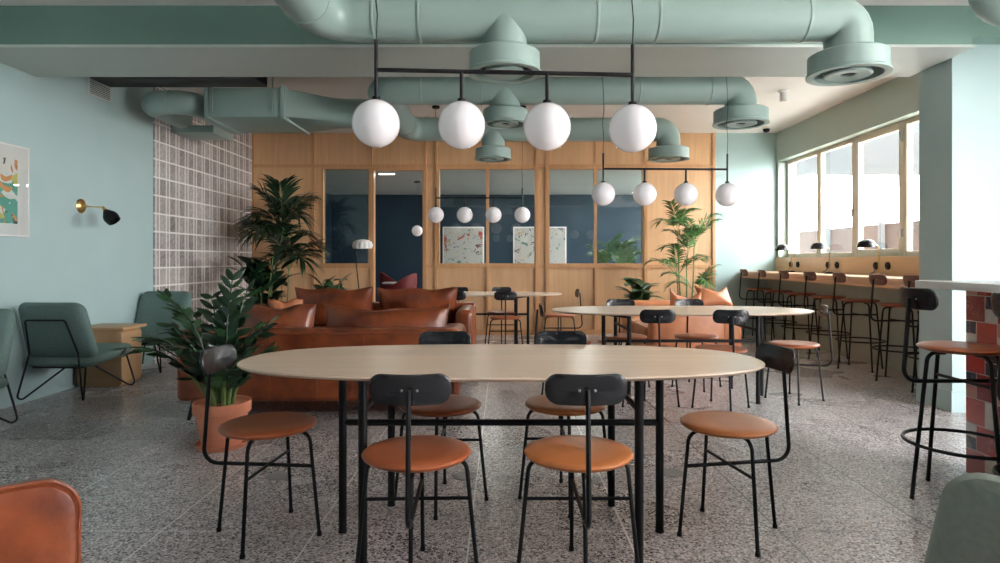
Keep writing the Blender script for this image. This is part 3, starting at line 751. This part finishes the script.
# ------------------------------------------------------------------ ducts
RD = .14
def ring_at(pos, axis, r=RD + .004, w=.012):
    rot = Vector((0, 0, 1)).rotation_difference(Vector(axis)).to_matrix().to_4x4()
    return MB().lathe([(r - .01, -w), (r, -w * .6), (r + .002, 0), (r, w * .6), (r - .01, w)], 36, Matrix.Translation(pos) @ rot)
def diffuser(parent, x, y, zb, r, zneck):
    T = Matrix.Translation((x, y, zb))
    d_ = MB().lathe([(r * .85, .0), (r * 1.04, .0), (r * 1.04, .012), (r, .02), (r, .125), (r * .93, .135), (RD, .14), (RD, zneck - zb), (RD * .9, zneck - zb), (RD * .9, .10), (r * .85, .08), (r * .85, 0)], 40, T).build('diffuser', 'duct', parent)
    MB().lathe([(.001, .07), (r * .80, .07), (r * .80, .06), (.001, .055)], 36, T).build('throat', 'dark', d_)
    MB().lathe([(r * .20, .004), (r * .55, -.004), (r * .60, .004), (r * .55, .026), (r * .20, .026), (r * .20, .004)], 36, T).build('core', 'duct', d_)
    MB().lathe([(.001, .02), (r * .22, .02), (r * .22, .014), (.001, .012)], 24, T).build('dark_hole', 'dark', d_)  # black disc stands in for the shade in the hole of the core
def duct(label, path, rads, seams, diffs, name='ventilation_duct'):
    d_ = thing(name, label, 'air duct', (0, 0, 0), 0, 'sage green ventilation ducts')
    MB().tube(fillet(path, rads, 6), RD, 36).build('pipe', 'duct', d_)
    for pos, ax in seams: ring_at(pos, ax).build('seam_band', 'duct', d_)
    for (x, y, zb, r, zn) in diffs: diffuser(d_, x, y, zb, r, zn)
    return d_
D1, Z1 = 3.9, 2.69
duct('nearest sage duct crossing above the front pendant with two round diffusers', [(-1.15, -2.0, Z1), (-1.15, D1, Z1), (2.17, D1, Z1), (2.17, D1, 2.46)], [.24, .17],
     [((x, D1, Z1), (1, 0, 0)) for x in (-.80, -.52, .58, .96, 1.88)] + [((-1.15, 3.6, Z1), (0, 1, 0)), ((-1.15, 2.4, Z1), (0, 1, 0))],
     [(2.17, D1, 2.335, .232, 2.5), (.01, D1, 2.345, .222, Z1 - .02)])
D2, D3, Z2 = 5.74, 7.5, 2.755
duct('middle and rear sage duct loop with four round diffusers', [(2.2, D2, 2.5), (2.2, D2, Z2), (-1.15, D2, Z2), (-1.15, D3, Z2), (2.0, D3, Z2), (2.0, D3, 2.48)], [.17, .2, .2, .17],
     [((x, D2, Z2), (1, 0, 0)) for x in (-.75, -.2, 1.25, 1.9)] + [((-1.15, y, Z2), (0, 1, 0)) for y in (6.1, 7.15)] + [((x, D3, Z2), (1, 0, 0)) for x in (-.7, .6, 1.3)],
     [(2.2, D2, 2.43, .24, 2.52), (.02, D2, 2.43, .205, Z2 - .02), (2.0, D3, 2.39, .24, 2.5), (-.12, D3, 2.39, .215, Z2 - .02)])
duct('sage duct end with a rounded elbow at the top right corner', [(3.09, D1, ZC), (3.09, D1, 2.785), (XN, D1, 2.785)], [.15], [((3.5, D1, 2.785), (1, 0, 0)), ((3.09, D1, ZC - .01), (0, 0, 1))], [])
rdu = thing('ventilation_duct', 'short round sage duct turning away at the upper left wall', 'air duct', (0, 0, 0), 0, 'sage green ventilation ducts')
MB().tube(fillet([(-3.62, 7.0, 2.78), (-3.62, 6.32, 2.78), (-3.17, 6.32, 2.78), (-3.17, 7.3, 2.78)], .15, 8), .12, 30).build('pipe', 'duct', rdu)
ring_at((-3.39, 6.32, 2.78), (1, 0, 0), .123).build('seam_band', 'duct', rdu)
bxd = thing('duct_box', 'large rectangular sage duct box with tapered end under the rear ceiling', 'air duct', (0, 0, 0), 0, 'sage green ventilation ducts')
MB().box(-2.98, -2.19, 6.22, 7.02, 2.61, 2.90, .006).build('box', 'duct', bxd)
tp = MB(); n = 32; vs = []
for k in range(n):
    a = 2 * PI * k / n; c_, s_ = math.cos(a), math.sin(a); m_ = max(abs(c_), abs(s_))
    vs.append((-2.19, 6.62 + .39 * c_ / m_, 2.755 + .14 * s_ / m_))
for k in range(n):
    a = 2 * PI * k / n; vs.append((-1.62, 6.62 + .155 * math.cos(a), 2.735 + .155 * math.sin(a)))
for k in range(n):
    a = 2 * PI * k / n; vs.append((-1.15, 6.62 + .155 * math.cos(a), 2.735 + .155 * math.sin(a)))
tp.add(vs, [(q * n + k, q * n + (k + 1) % n, (q + 1) * n + (k + 1) % n, (q + 1) * n + k) for q in range(2) for k in range(n)])
tp.build('tapered_duct', 'duct', bxd)
for x in (-2.21, -2.97): MB().box(x - .02, x + .02, 6.20, 7.04, 2.592, 2.92, .004).build('flange', 'duct', bxd)
for x in (-2.9, -2.3):
    MB().tube([(x, 6.19, 2.66), (x, 6.19, ZR)], .006, 6).build('hanger_rod', 'steel', bxd)
fb = thing('flat_duct', 'small flat sage duct above the grey tiles', 'air duct', (0, 0, 0), 0, 'sage green ventilation ducts')
MB().box(XL + .014, -3.44, 7.35, 7.85, 2.685, 2.775, .01).build('flat_body', 'duct', fb)
MB().box(-3.46, -3.42, 7.33, 7.87, 2.675, 2.785, .008).build('end_collar', 'duct', fb)
ct = thing('cable_tray', 'black cable tray under the ceiling at the upper left', 'cable tray', (0, 0, 0))
MB().box(XL + .12, -2.30, 5.75, 6.05, 2.86, 2.875, .003).build('tray_floor', 'dark', ct)
for y in (5.75, 6.04): MB().box(XL + .12, -2.30, y, y + .01, 2.875, 2.96, .002).build('tray_side', 'dark', ct)
for k in range(3): MB().tube([(XL + .14, 5.82 + k * .07, 2.90), (-2.6, 5.82 + k * .07, 2.90), (-2.0, 5.84 + k * .07, 3.05), (-1.7, 5.86 + k * .07, ZR)], .016, 8).build('cable', 'dark', ct)
for x in (-3.5, -2.6): MB().tube([(x, 5.9, 2.87), (x, 5.9, ZR)], .006, 6).build('hanger_rod', 'steel', ct)

# ceiling and wall fittings
vg = thing('air_grille', 'slatted grey air grille high on the left wall', 'vent grille', (XL, 6.06, 2.83))
MB().box(0, .015, -.17, .17, -.075, .075, .004).build('frame', 'soffit', vg)
MB().box(.0145, .016, -.15, .15, -.06, .06).build('dark_opening', 'dark', vg)
for k in range(7): MB().box(.014, .022, -.15, .15, -.055 + k * .018, -.047 + k * .018).build('slat', 'soffit', vg)

sd = thing('smoke_detector', 'white cylindrical ceiling fitting near the window', 'ceiling fitting', (3.3, 7.3, ZR))
MB().lathe([(.001, -.02), (.055, -.02), (.06, 0), (.001, 0)], 24).build('base', 'plastic', sd)
MB().lathe([(.001, -.13), (.036, -.13), (.04, -.12), (.04, -.02)], 24).build('body', 'plastic', sd)
cam_ = thing('dome_camera', 'small black dome security camera at the back ceiling corner', 'camera', (3.95, 9.3, ZR))
MB().lathe([(.001, -.03), (.06, -.03), (.062, 0), (.001, 0)], 24).build('mount', 'plastic', cam_)
MB().lathe([(.001, -.085), (.03, -.078), (.048, -.055), (.05, -.03)], 24).build('dome', 'black', cam_)
for (x, y, lab) in ((-1.05, 8.6, 'small white ceiling sprinkler left of the rear duct diffuser'), (.95, 8.5, 'small white ceiling sprinkler right of the rear duct diffuser')):
    s_ = thing('ceiling_sprinkler', lab, 'sprinkler', (x, y, ZR), 0, 'ceiling sprinklers')
    MB().lathe([(.001, -.012), (.028, -.012), (.03, 0), (.001, 0)], 16).build('plate', 'plastic', s_)
    MB().lathe([(.001, -.06), (.016, -.06), (.016, -.05), (.008, -.05), (.008, -.012)], 16).build('head', 'plastic', s_)

# wall picture
wp = thing('framed_picture', 'white framed abstract print on the left wall cut by the photo edge', 'picture', (XL, 4.70, 1.73))
MB().box(0, .03, -.42, .42, -.36, .36, .003).build('mount_board', 'white', wp)
fb_ = MB()
for q in ((-.43, .43, .355, .368), (-.43, .43, -.368, -.355), (-.43, -.417, -.355, .355), (.417, .43, -.355, .355)): fb_.box(0, .034, q[0], q[1], q[2], q[3], .002)
fb_.build('picture_frame', 'white', wp)
MB().box(.0295, .0315, -.32, .305, -.265, .25).build('print', 'art_wall', wp)
MB().box(.033, .035, -.415, .415, -.353, .353).build('glass_pane', 'glass_clear', wp)
for nm, x0, x1, am, lab in (('framed_picture', -1.37, -.43, 'art_a', 'large abstract poster on the blue wall, left one behind the partition glass'), ('framed_picture', .23, 1.44, 'art_b', 'large abstract poster on the blue wall, right one behind the partition glass')):
    q = thing(nm, lab, 'picture', ((x0 + x1) / 2, BRY, 1.50), 0, 'posters in the back room')
    w_ = (x1 - x0) / 2
    MB().box(-w_, w_, -.03, 0, -.43, .43, .003).build('picture_frame', 'shade_white', q)
    MB().box(-w_ + .03, w_ - .03, -.032, -.0295, -.40, .40).build('print', am, q)

# sconce
sc = thing('wall_sconce', 'brass wall sconce with a black bell shade on the left wall', 'wall lamp', (XL, 5.80, 1.68))
MB().lathe([(.001, 0), (.066, 0), (.068, .006), (.06, .014), (.02, .02), (.014, .035), (.001, .035)], 28, Matrix.Rotation(R(90), 4, 'Y')).build('backplate', 'brass', sc)
MB().tube([(.02, 0, 0), (.20, .01, -.012)], .006, 10).build('arm', 'brass', sc)
MB().sphere((.205, .01, -.015), .014, 14, 8).lathe([(.012, 0), (.017, .01), (.017, .03), (.012, .04)], 16, Matrix.Translation((.205, .01, -.02)) @ Matrix.Rotation(R(140), 4, 'Y')).build('socket', 'brass', sc)
MB().lathe([(.018, 0), (.034, .02), (.060, .06), (.066, .09), (.058, .135), (.052, .132), (.060, .09), (.054, .06), (.028, .022), (.012, .003), (.018, 0)], 28, Matrix.Translation((.222, .01, -.040)) @ Matrix.Rotation(R(140), 4, 'Y')).build('lamp_shade', 'black', sc)

# leaning floor lamp by the doorway
fl = thing('floor_lamp', 'thin leaning floor lamp with white shell shade left of the doorway', 'floor lamp', (-2.12, 9.45, 0))
MB().lathe([(.001, 0), (.12, 0), (.122, .01), (.11, .02), (.001, .022)], 24).build('base', 'black', fl)
MB().tube(fillet([(0, 0, .02), (-.11, 0, 1.05), (-.13, 0, 1.40), (-.03, 0, 1.47)], .05), .008, 8).build('stem', 'black', fl)
shp = []
for k in range(48):
    a = 2 * PI * k / 48
    shp.append(.5 + .03 * math.cos(a * 12))
lm = MB(); vs = []; fs = []
for j, (rr, z) in enumerate(((.02, .09), (.10, .08), (.16, .05), (.185, 0), (.165, -.05))):
    for k in range(48):
        a = 2 * PI * k / 48; q = rr * (1 + .07 * math.cos(a * 12) * (j > 0))
        vs.append((q * .82 * math.cos(a) - .02, q * .6 * math.sin(a), 1.40 + z))
for j in range(4):
    for k in range(48): fs.append((j * 48 + k, j * 48 + (k + 1) % 48, (j + 1) * 48 + (k + 1) % 48, (j + 1) * 48 + k))
fs.append(tuple(range(48)))
lm.add(vs, fs); lm.build('lamp_shade', 'shade_white', fl, 70)

# back room furniture
bt = thing('back_room_table', 'small pale table in the back room seen through the doorway', 'table', (-2.05, 12.3, 0))
MB().slab(superell(.34, .30, 3, 48), [(.1, .705), (.01, .705), (0, .715), (.01, .735), (.1, .735)], None, (.34, .30)).build('tabletop', 'white', bt)
MB().lathe([(.001, 0), (.22, 0), (.22, .012), (.03, .03), (.025, .705)], 24).build('pedestal', 'black', bt)
def tub(loc, rz, lab):
    c = thing('tub_armchair', lab, 'armchair', loc, rz, 'wine red armchairs in the back room')
    vs = []; fs = []; n = 20
    prof = [(.29, .25), (.32, .48), (.34, .80), (.335, .90), (.30, .90), (.27, .66), (.25, .40)]
    for k in range(n + 1):
        a = R(180 + 200 * (k / n) - 10)
        f = .62 + .42 * math.sin(PI * k / n)
        for r, z in prof: vs.append((r * math.cos(a), r * math.sin(a), .25 + (z - .25) * f))
    m = len(prof)
    for k in range(n):
        for j in range(m - 1): fs.append((k * m + j, (k + 1) * m + j, (k + 1) * m + j + 1, k * m + j + 1))
    fs.append(tuple(range(m))); fs.append(tuple(n * m + j for j in range(m)))
    MB().add(vs, fs).build('shell', 'red_fabric', c)
    MB().slab(superell(.29, .28, 2.6, 40), [(.1, .30), (.02, .30), (0, .33), (0, .42), (.02, .45), (.1, .455)], None, (.29, .28)).build('seat', 'red_fabric', c)
    for k in range(4):
        a = R(45 + 90 * k); MB().tube([(.19 * math.cos(a), .19 * math.sin(a), .30), (.27 * math.cos(a), .27 * math.sin(a), 0)], .014, 8, r1=.009).build('leg', 'black', c)
tub((-2.24, 12.95, 0), -70, 'wine red armchair left of the small table in the back room')
tub((-1.95, 11.6, 0), 75, 'wine red armchair right of the small table in the back room')
dl = thing('ceiling_spotlight', 'lit strip light at the head of the back room doorway', 'ceiling light', (-1.97, 10.5, 2.66))
MB().box(-.14, .14, -.03, .03, -.03, 0, .004).build('housing', 'plastic', dl)
MB().box(-.13, .13, -.024, .024, -.036, -.029).build('diffuser', 'lamp_white', dl)
pl2 = None

# floor boxes
for (x, y, lab) in ((-.205, 3.37, 'round steel floor box beneath the front table'), (-1.22, 3.37, 'round steel floor box right of the terracotta pot'), (-.29, 5.85, 'round steel floor box near the right end of the sofa'), (.93, 3.42, 'round steel floor box behind the right end chair')):
    fb3 = thing('floor_box', lab, 'floor socket', (x, y, 0), 0, 'round floor sockets')
    MB().lathe([(.066, .0005), (.066, .003), (.06, .004), (.0585, .003), (.0585, .0005), (.066, .0005)], 32).build('rim', 'box_grey', fb3)
    MB().lathe([(.001, .003), (.058, .003), (.058, .0005)], 32).build('lid', 'box_grey', fb3)

# ------------------------------------------------------------------ plants
def leaf(mb, base, d, up, L, W, droop=.2, fold=.25, n=6, wpos=.4):
    d = Vector(d).normalized(); side = d.cross(Vector(up)); 
    if side.length < 1e-3: side = d.cross(Vector((1, 0, 0)))
    side.normalize(); nn = side.cross(d).normalized()
    vs = []; fs = []; base = Vector(base)
    for i in range(n + 1):
        t = i / n
        w = W / 2 * (math.sin(PI * t ** (math.log(.5) / math.log(wpos))) ** .8 if 0 < t < 1 else 0.02)
        c = base + d * (L * t) - Vector((0, 0, 1)) * (droop * L * t * t)
        vs += [c + side * w + nn * (fold * w), c, c - side * w + nn * (fold * w)]
    for i in range(n):
        a = i * 3
        fs += [(a, a + 1, a + 4, a + 3), (a + 1, a + 2, a + 5, a + 4)]
    mb.add(vs, fs)
def frond(lf, stm, base, az, elev, L, rise, nleaf, ll, lw, rnd, start=.3, droop=.35):
    base = Vector(base); h = Vector((math.cos(az), math.sin(az), 0)); pts = []
    n = 14
    p_ = base.copy(); e = elev
    for i in range(n + 1):
        pts.append(p_.copy())
        p_ = p_ + (h * math.cos(e) + Vector((0, 0, 1)) * math.sin(e)) * (L / n)
        e -= rise / n * (0.4 + 1.2 * i / n)
    stm.tube(pts, .009 * (L / 1.2), 6, r1=.002)
    sd_ = Vector((-math.sin(az), math.cos(az), 0))
    for k in range(nleaf):
        t = start + (1 - start) * (k + .5) / nleaf
        f = t * n; i = min(n - 1, int(f)); c = pts[i].lerp(pts[i + 1], f - i); tg = (pts[i + 1] - pts[i]).normalized()
        sc_ = math.sin(PI * (0.12 + .80 * (t - start) / (1 - start))) ** .6
        upv = sd_.cross(tg); 
        if upv.z < 0: upv = -upv
        for s_ in (-1, 1):
            ang = R(58 - 34 * (t - start) / (1 - start)) + rnd.uniform(-.08, .08)
            dd = tg * math.cos(ang) + sd_ * s_ * math.sin(ang) + upv * rnd.uniform(.10, .30)
            leaf(lf, c, dd, upv, ll * sc_ * rnd.uniform(.85, 1.1), lw, droop * rnd.uniform(.7, 1.3), .3, 5, .35)
def pot(parent, r, h, m='terracotta', saucer=True):
    prof = [(.001, .012), (r * .70, .012), (r * .93, h * .76), (r * 1.0, h * .76), (r * 1.02, h * .78), (r * 1.03, h), (r * .95, h), (r * .90, h * .93)]
    pt = MB().lathe(prof, 40).build('pot', m, parent)
    if saucer: MB().lathe([(.001, 0), (r * .84, 0), (r * .93, .03), (r * .88, .03), (r * .80, .012), (.001, .012)], 40).build('saucer', m, parent)
    MB().lathe([(.001, h * .90), (r * .91, h * .90), (r * .88, h * .86)], 32).build('soil', 'soil', parent)
def palm(label, loc, nf, L, seed, lm_, potr, group, ztop=1.3, elev=(55, 88), rise=(1.0, 1.8), ll=.42, lw=.034, canes=4, heights=(.6,), sq=(1, 1), nlf=22):
    rnd = random.Random(seed)
    t = thing('potted_palm', label, 'plant', loc, 0, group)
    pot(t, potr, .34, 'terracotta', True)
    lf, sm = MB(), MB(); k = 0
    canes = len(heights)
    for c in range(canes):
        a = 2.4 * c + rnd.uniform(-.4, .4); bx, by = .09 * math.cos(a), .07 * math.sin(a)
        top = Vector((bx * 1.9, by * 1.7, .3 + heights[c])); sm.tube([(bx, by, .28), (Vector((bx, by, .28)) + top) / 2 + Vector((bx * .2, by * .2, 0)), top], .016, 8, r1=.010)
        for q in range(nf // canes):
            az = 2 * PI * (k * .382) + rnd.uniform(-.3, .3); k += 1
            frond(lf, sm, top, az, R(rnd.uniform(*elev)), L * rnd.uniform(.75, 1.05), rnd.uniform(*rise), nlf, ll, lw, rnd)
    # the crown grows towards the room, away from the wall behind it
    for mb in (lf, sm):
        mb.v = [Vector((v.x * sq[0], v.y * sq[1], v.z)) for v in mb.v]
    sm.build('stems', 'stalk', t); lf.build('foliage', lm_, t, 80)
    return t
palm('tall dark kentia palm in the corner by the grey tiles', (-3.13, 8.75, 0), 24, .85, 3, 'leaf_dark', .24, 'tall potted palms', elev=(42, 82), rise=(.8, 2.0), ll=.62, lw=.046, heights=(.72, .98, 1.22), sq=(.66, .75), nlf=15)
palm('tall fresh green kentia palm right of the partition glass', (2.66, 8.98, 0), 25, .72, 12, 'leaf_palm', .22, 'tall potted palms', elev=(50, 84), rise=(1.0, 1.9), ll=.28, lw=.026, heights=(.35, .62, .85, 1.05, 1.22), sq=(.85, .55), nlf=15)
palm('bright palm standing in the back room behind the rightmost partition glass', (1.98, 11.1, 0), 14, .80, 21, 'leaf_bright', .20, 'tall potted palms', elev=(55, 85), rise=(.9, 1.7), ll=.32, lw=.03, heights=(.5, .62, .75), sq=(.9, .6))

def leafy(label, loc, seed, lm_, nst, h, L, W, potr, name='potted_foliage_plant', spread=.35, nl=7, poth=.34):
    rnd = random.Random(seed)
    t = thing(name, label, 'plant', loc); pot(t, potr, poth)
    lf, sm = MB(), MB()
    for s_ in range(nst):
        az = 2 * PI * s_ / nst + rnd.uniform(-.3, .3); lean = spread * rnd.uniform(.3, 1)
        top = Vector((lean * math.cos(az), lean * math.sin(az), poth + h * rnd.uniform(.65, 1)))
        b0 = Vector((.05 * math.cos(az), .05 * math.sin(az), poth * .88))
        pts = [b0.lerp(top, q / 6) + Vector((0, 0, .06 * math.sin(PI * q / 6))) for q in range(7)]
        sm.tube(pts, .012, 7, r1=.006)
        for k in range(nl):
            f = .25 + .75 * k / (nl - 1); i = min(5, int(f * 6)); c = pts[i].lerp(pts[i + 1], f * 6 - i)
            a2 = az + k * 2.4 + rnd.uniform(-.4, .4); el = R(rnd.uniform(5, 55))
            dd = Vector((math.cos(a2) * math.cos(el), math.sin(a2) * math.cos(el), math.sin(el)))
            leaf(lf, c, dd, (0, 0, 1), L * rnd.uniform(.75, 1.1), W * rnd.uniform(.8, 1.1), .25, .2, 6, .5)
    sm.build('stems', 'stalk', t); lf.build('foliage', lm_, t, 80)
    return t
leafy('broad leaved dark plant below the left palm against the tiles', (-3.08, 8.0, 0), 4, 'leaf_dark', 9, .88, .40, .165, .22, spread=.36, nl=9)
leafy('low dark leafy plant behind the farther cognac sofa', (-2.18, 7.75, 0), 9, 'leaf', 8, .62, .34, .11, .20, spread=.30)
leafy('glossy broad leaved rubber plant beside the tan sofa', (1.93, 8.85, 0), 15, 'leaf', 5, .50, .34, .17, .20, 'rubber_plant', spread=.24)

def zz(loc):
    rnd = random.Random(31)
    t = thing('zamioculcas_plant', 'glossy dark green plant in a terracotta pot beside the sofa end', 'plant', loc)
    pot(t, .168, .285)
    lf, lf2, sm = MB(), MB(), MB()
    stalks = [(150, .70, 58, 1.5), (178, .72, 48, 1.7), (205, .60, 66, 1.5), (125, .74, 74, 1.1), (95, .80, 82, .6), (65, .74, 80, .6), (35, .58, 72, 1.0), (5, .42, 68, 1.2), (250, .52, 66, 1.3), (300, .46, 64, 1.2), (140, .74, 66, 1.3), (20, .50, 78, .7), (165, .78, 72, 1.2), (225, .50, 75, 1.0), (330, .42, 72, 1.0), (110, .60, 66, 1.2), (85, .66, 86, .4), (190, .66, 78, .9)]
    for n_, (az, L, el, rise) in enumerate(stalks):
        az = R(az); h = Vector((math.cos(az), math.sin(az), 0)); p_ = Vector((.055 * math.cos(az), .055 * math.sin(az), .255)); e = R(el) + .12
        pts = []; n = 12
        for i in range(n + 1):
            pts.append(p_.copy()); p_ = p_ + (h * math.cos(e) + Vector((0, 0, 1)) * math.sin(e)) * (L / n); e -= rise / n * (.2 + 1.6 * i / n) * .8
        sm.tube(pts[:6], .015, 8, r1=.009); lf.tube(pts[5:], .009, 7, r1=.003)
        sd_ = Vector((-math.sin(az), math.cos(az), 0))
        nl = 11
        for k in range(nl):
            t_ = .30 + .70 * k / (nl - 1); f = t_ * n; i = min(n - 1, int(f)); c = pts[i].lerp(pts[i + 1], f - i); tg = (pts[i + 1] - pts[i]).normalized()
            up = sd_.cross(tg)
            for s_ in (-1, 1):
                ang = R(rnd.uniform(44, 70)) * (1 - .55 * (k / nl) ** 2)
                dd = tg * math.cos(ang) + sd_ * s_ * math.sin(ang) + up * rnd.uniform(-.25, .55)
                leaf(lf if rnd.random() < .6 else lf2, c, dd, (up + sd_ * rnd.uniform(-.7, .7)), .118 * rnd.uniform(.8, 1.2), .044, .10, .22, 6, .45)
    sm.build('stems', 'stalk', t); lf.build('foliage', 'leaf_dark', t, 80); lf2.build('young_foliage', 'leaf', t, 80)
zz((-1.775, 3.92, 0))

# ------------------------------------------------------------------ light and camera
W = bpy.data.worlds.new('sky'); S.world = W; W.use_nodes = True
bg = W.node_tree.nodes['Background']; bg.inputs['Color'].default_value = (0.98, 0.97, 0.985, 1); bg.inputs['Strength'].default_value = 21.5
def portal(loc, rot, sx, sy):
    l = bpy.data.lights.new('window_portal', 'AREA'); l.shape = 'RECTANGLE'; l.size = sx; l.size_y = sy
    l.cycles.is_portal = True
    o = bpy.data.objects.new('window_portal', l); COL.objects.link(o); o.location = loc; o.rotation_euler = [R(q) for q in rot]
portal((4.55, 7.75, 1.97), (0, 90, 0), 1.5, 3.9)
portal((4.68, 11.9, 1.55), (0, 90, 0), 1.9, 2.6)
portal((XN + .22, .6, 1.6), (0, 90, 0), 2.5, 3.8)
sl = bpy.data.lights.new('sun', 'SUN'); sl.energy = 170; sl.angle = R(4); sl.color = (1, .95, .88)
so = bpy.data.objects.new('sun', sl); COL.objects.link(so); so.rotation_euler = Vector((.04, .36, -.93)).to_track_quat('-Z', 'Y').to_euler(); so.location = (0, -6, 12)
def lamp(name, loc, power, size, color=(1, .93, .85), rot=(0, 0, 0)):
    l = bpy.data.lights.new(name, 'AREA'); l.shape = 'DISK'; l.size = size; l.energy = power; l.color = color
    o = bpy.data.objects.new(name, l); COL.objects.link(o); o.location = loc; o.rotation_euler = [R(q) for q in rot]
    return o
lamp('back_room_fill', (1.6, 12.2, 2.64), 26, .3)  # two added fill lamps without fittings, to brighten the back room
lamp('back_room_fill', (-.3, 12.6, 2.64), 22, .3)
lamp('doorway_strip', (-1.97, 10.5, 2.615), 4, .1)

cd = bpy.data.cameras.new('camera'); cam = bpy.data.objects.new('camera', cd); COL.objects.link(cam)
cam.location = (0, 0, 1.175); cam.rotation_euler = (R(90), 0, 0)
cd.sensor_width = 36; cd.lens = 620 / 1000 * 36; cd.shift_x = -0.003; cd.shift_y = -0.0215; cd.clip_start = 0.05; cd.clip_end = 200
S.camera = cam
S.view_settings.view_transform = 'Standard'; S.view_settings.look = 'None'; S.view_settings.gamma = 1
S.view_settings.exposure = 0.5; S.view_settings.use_curve_mapping = False
S.cycles.use_denoising = True
S.cycles.max_bounces = 10; S.cycles.diffuse_bounces = 6; S.cycles.glossy_bounces = 4; S.cycles.transparent_max_bounces = 12
S.cycles.sample_clamp_indirect = 6
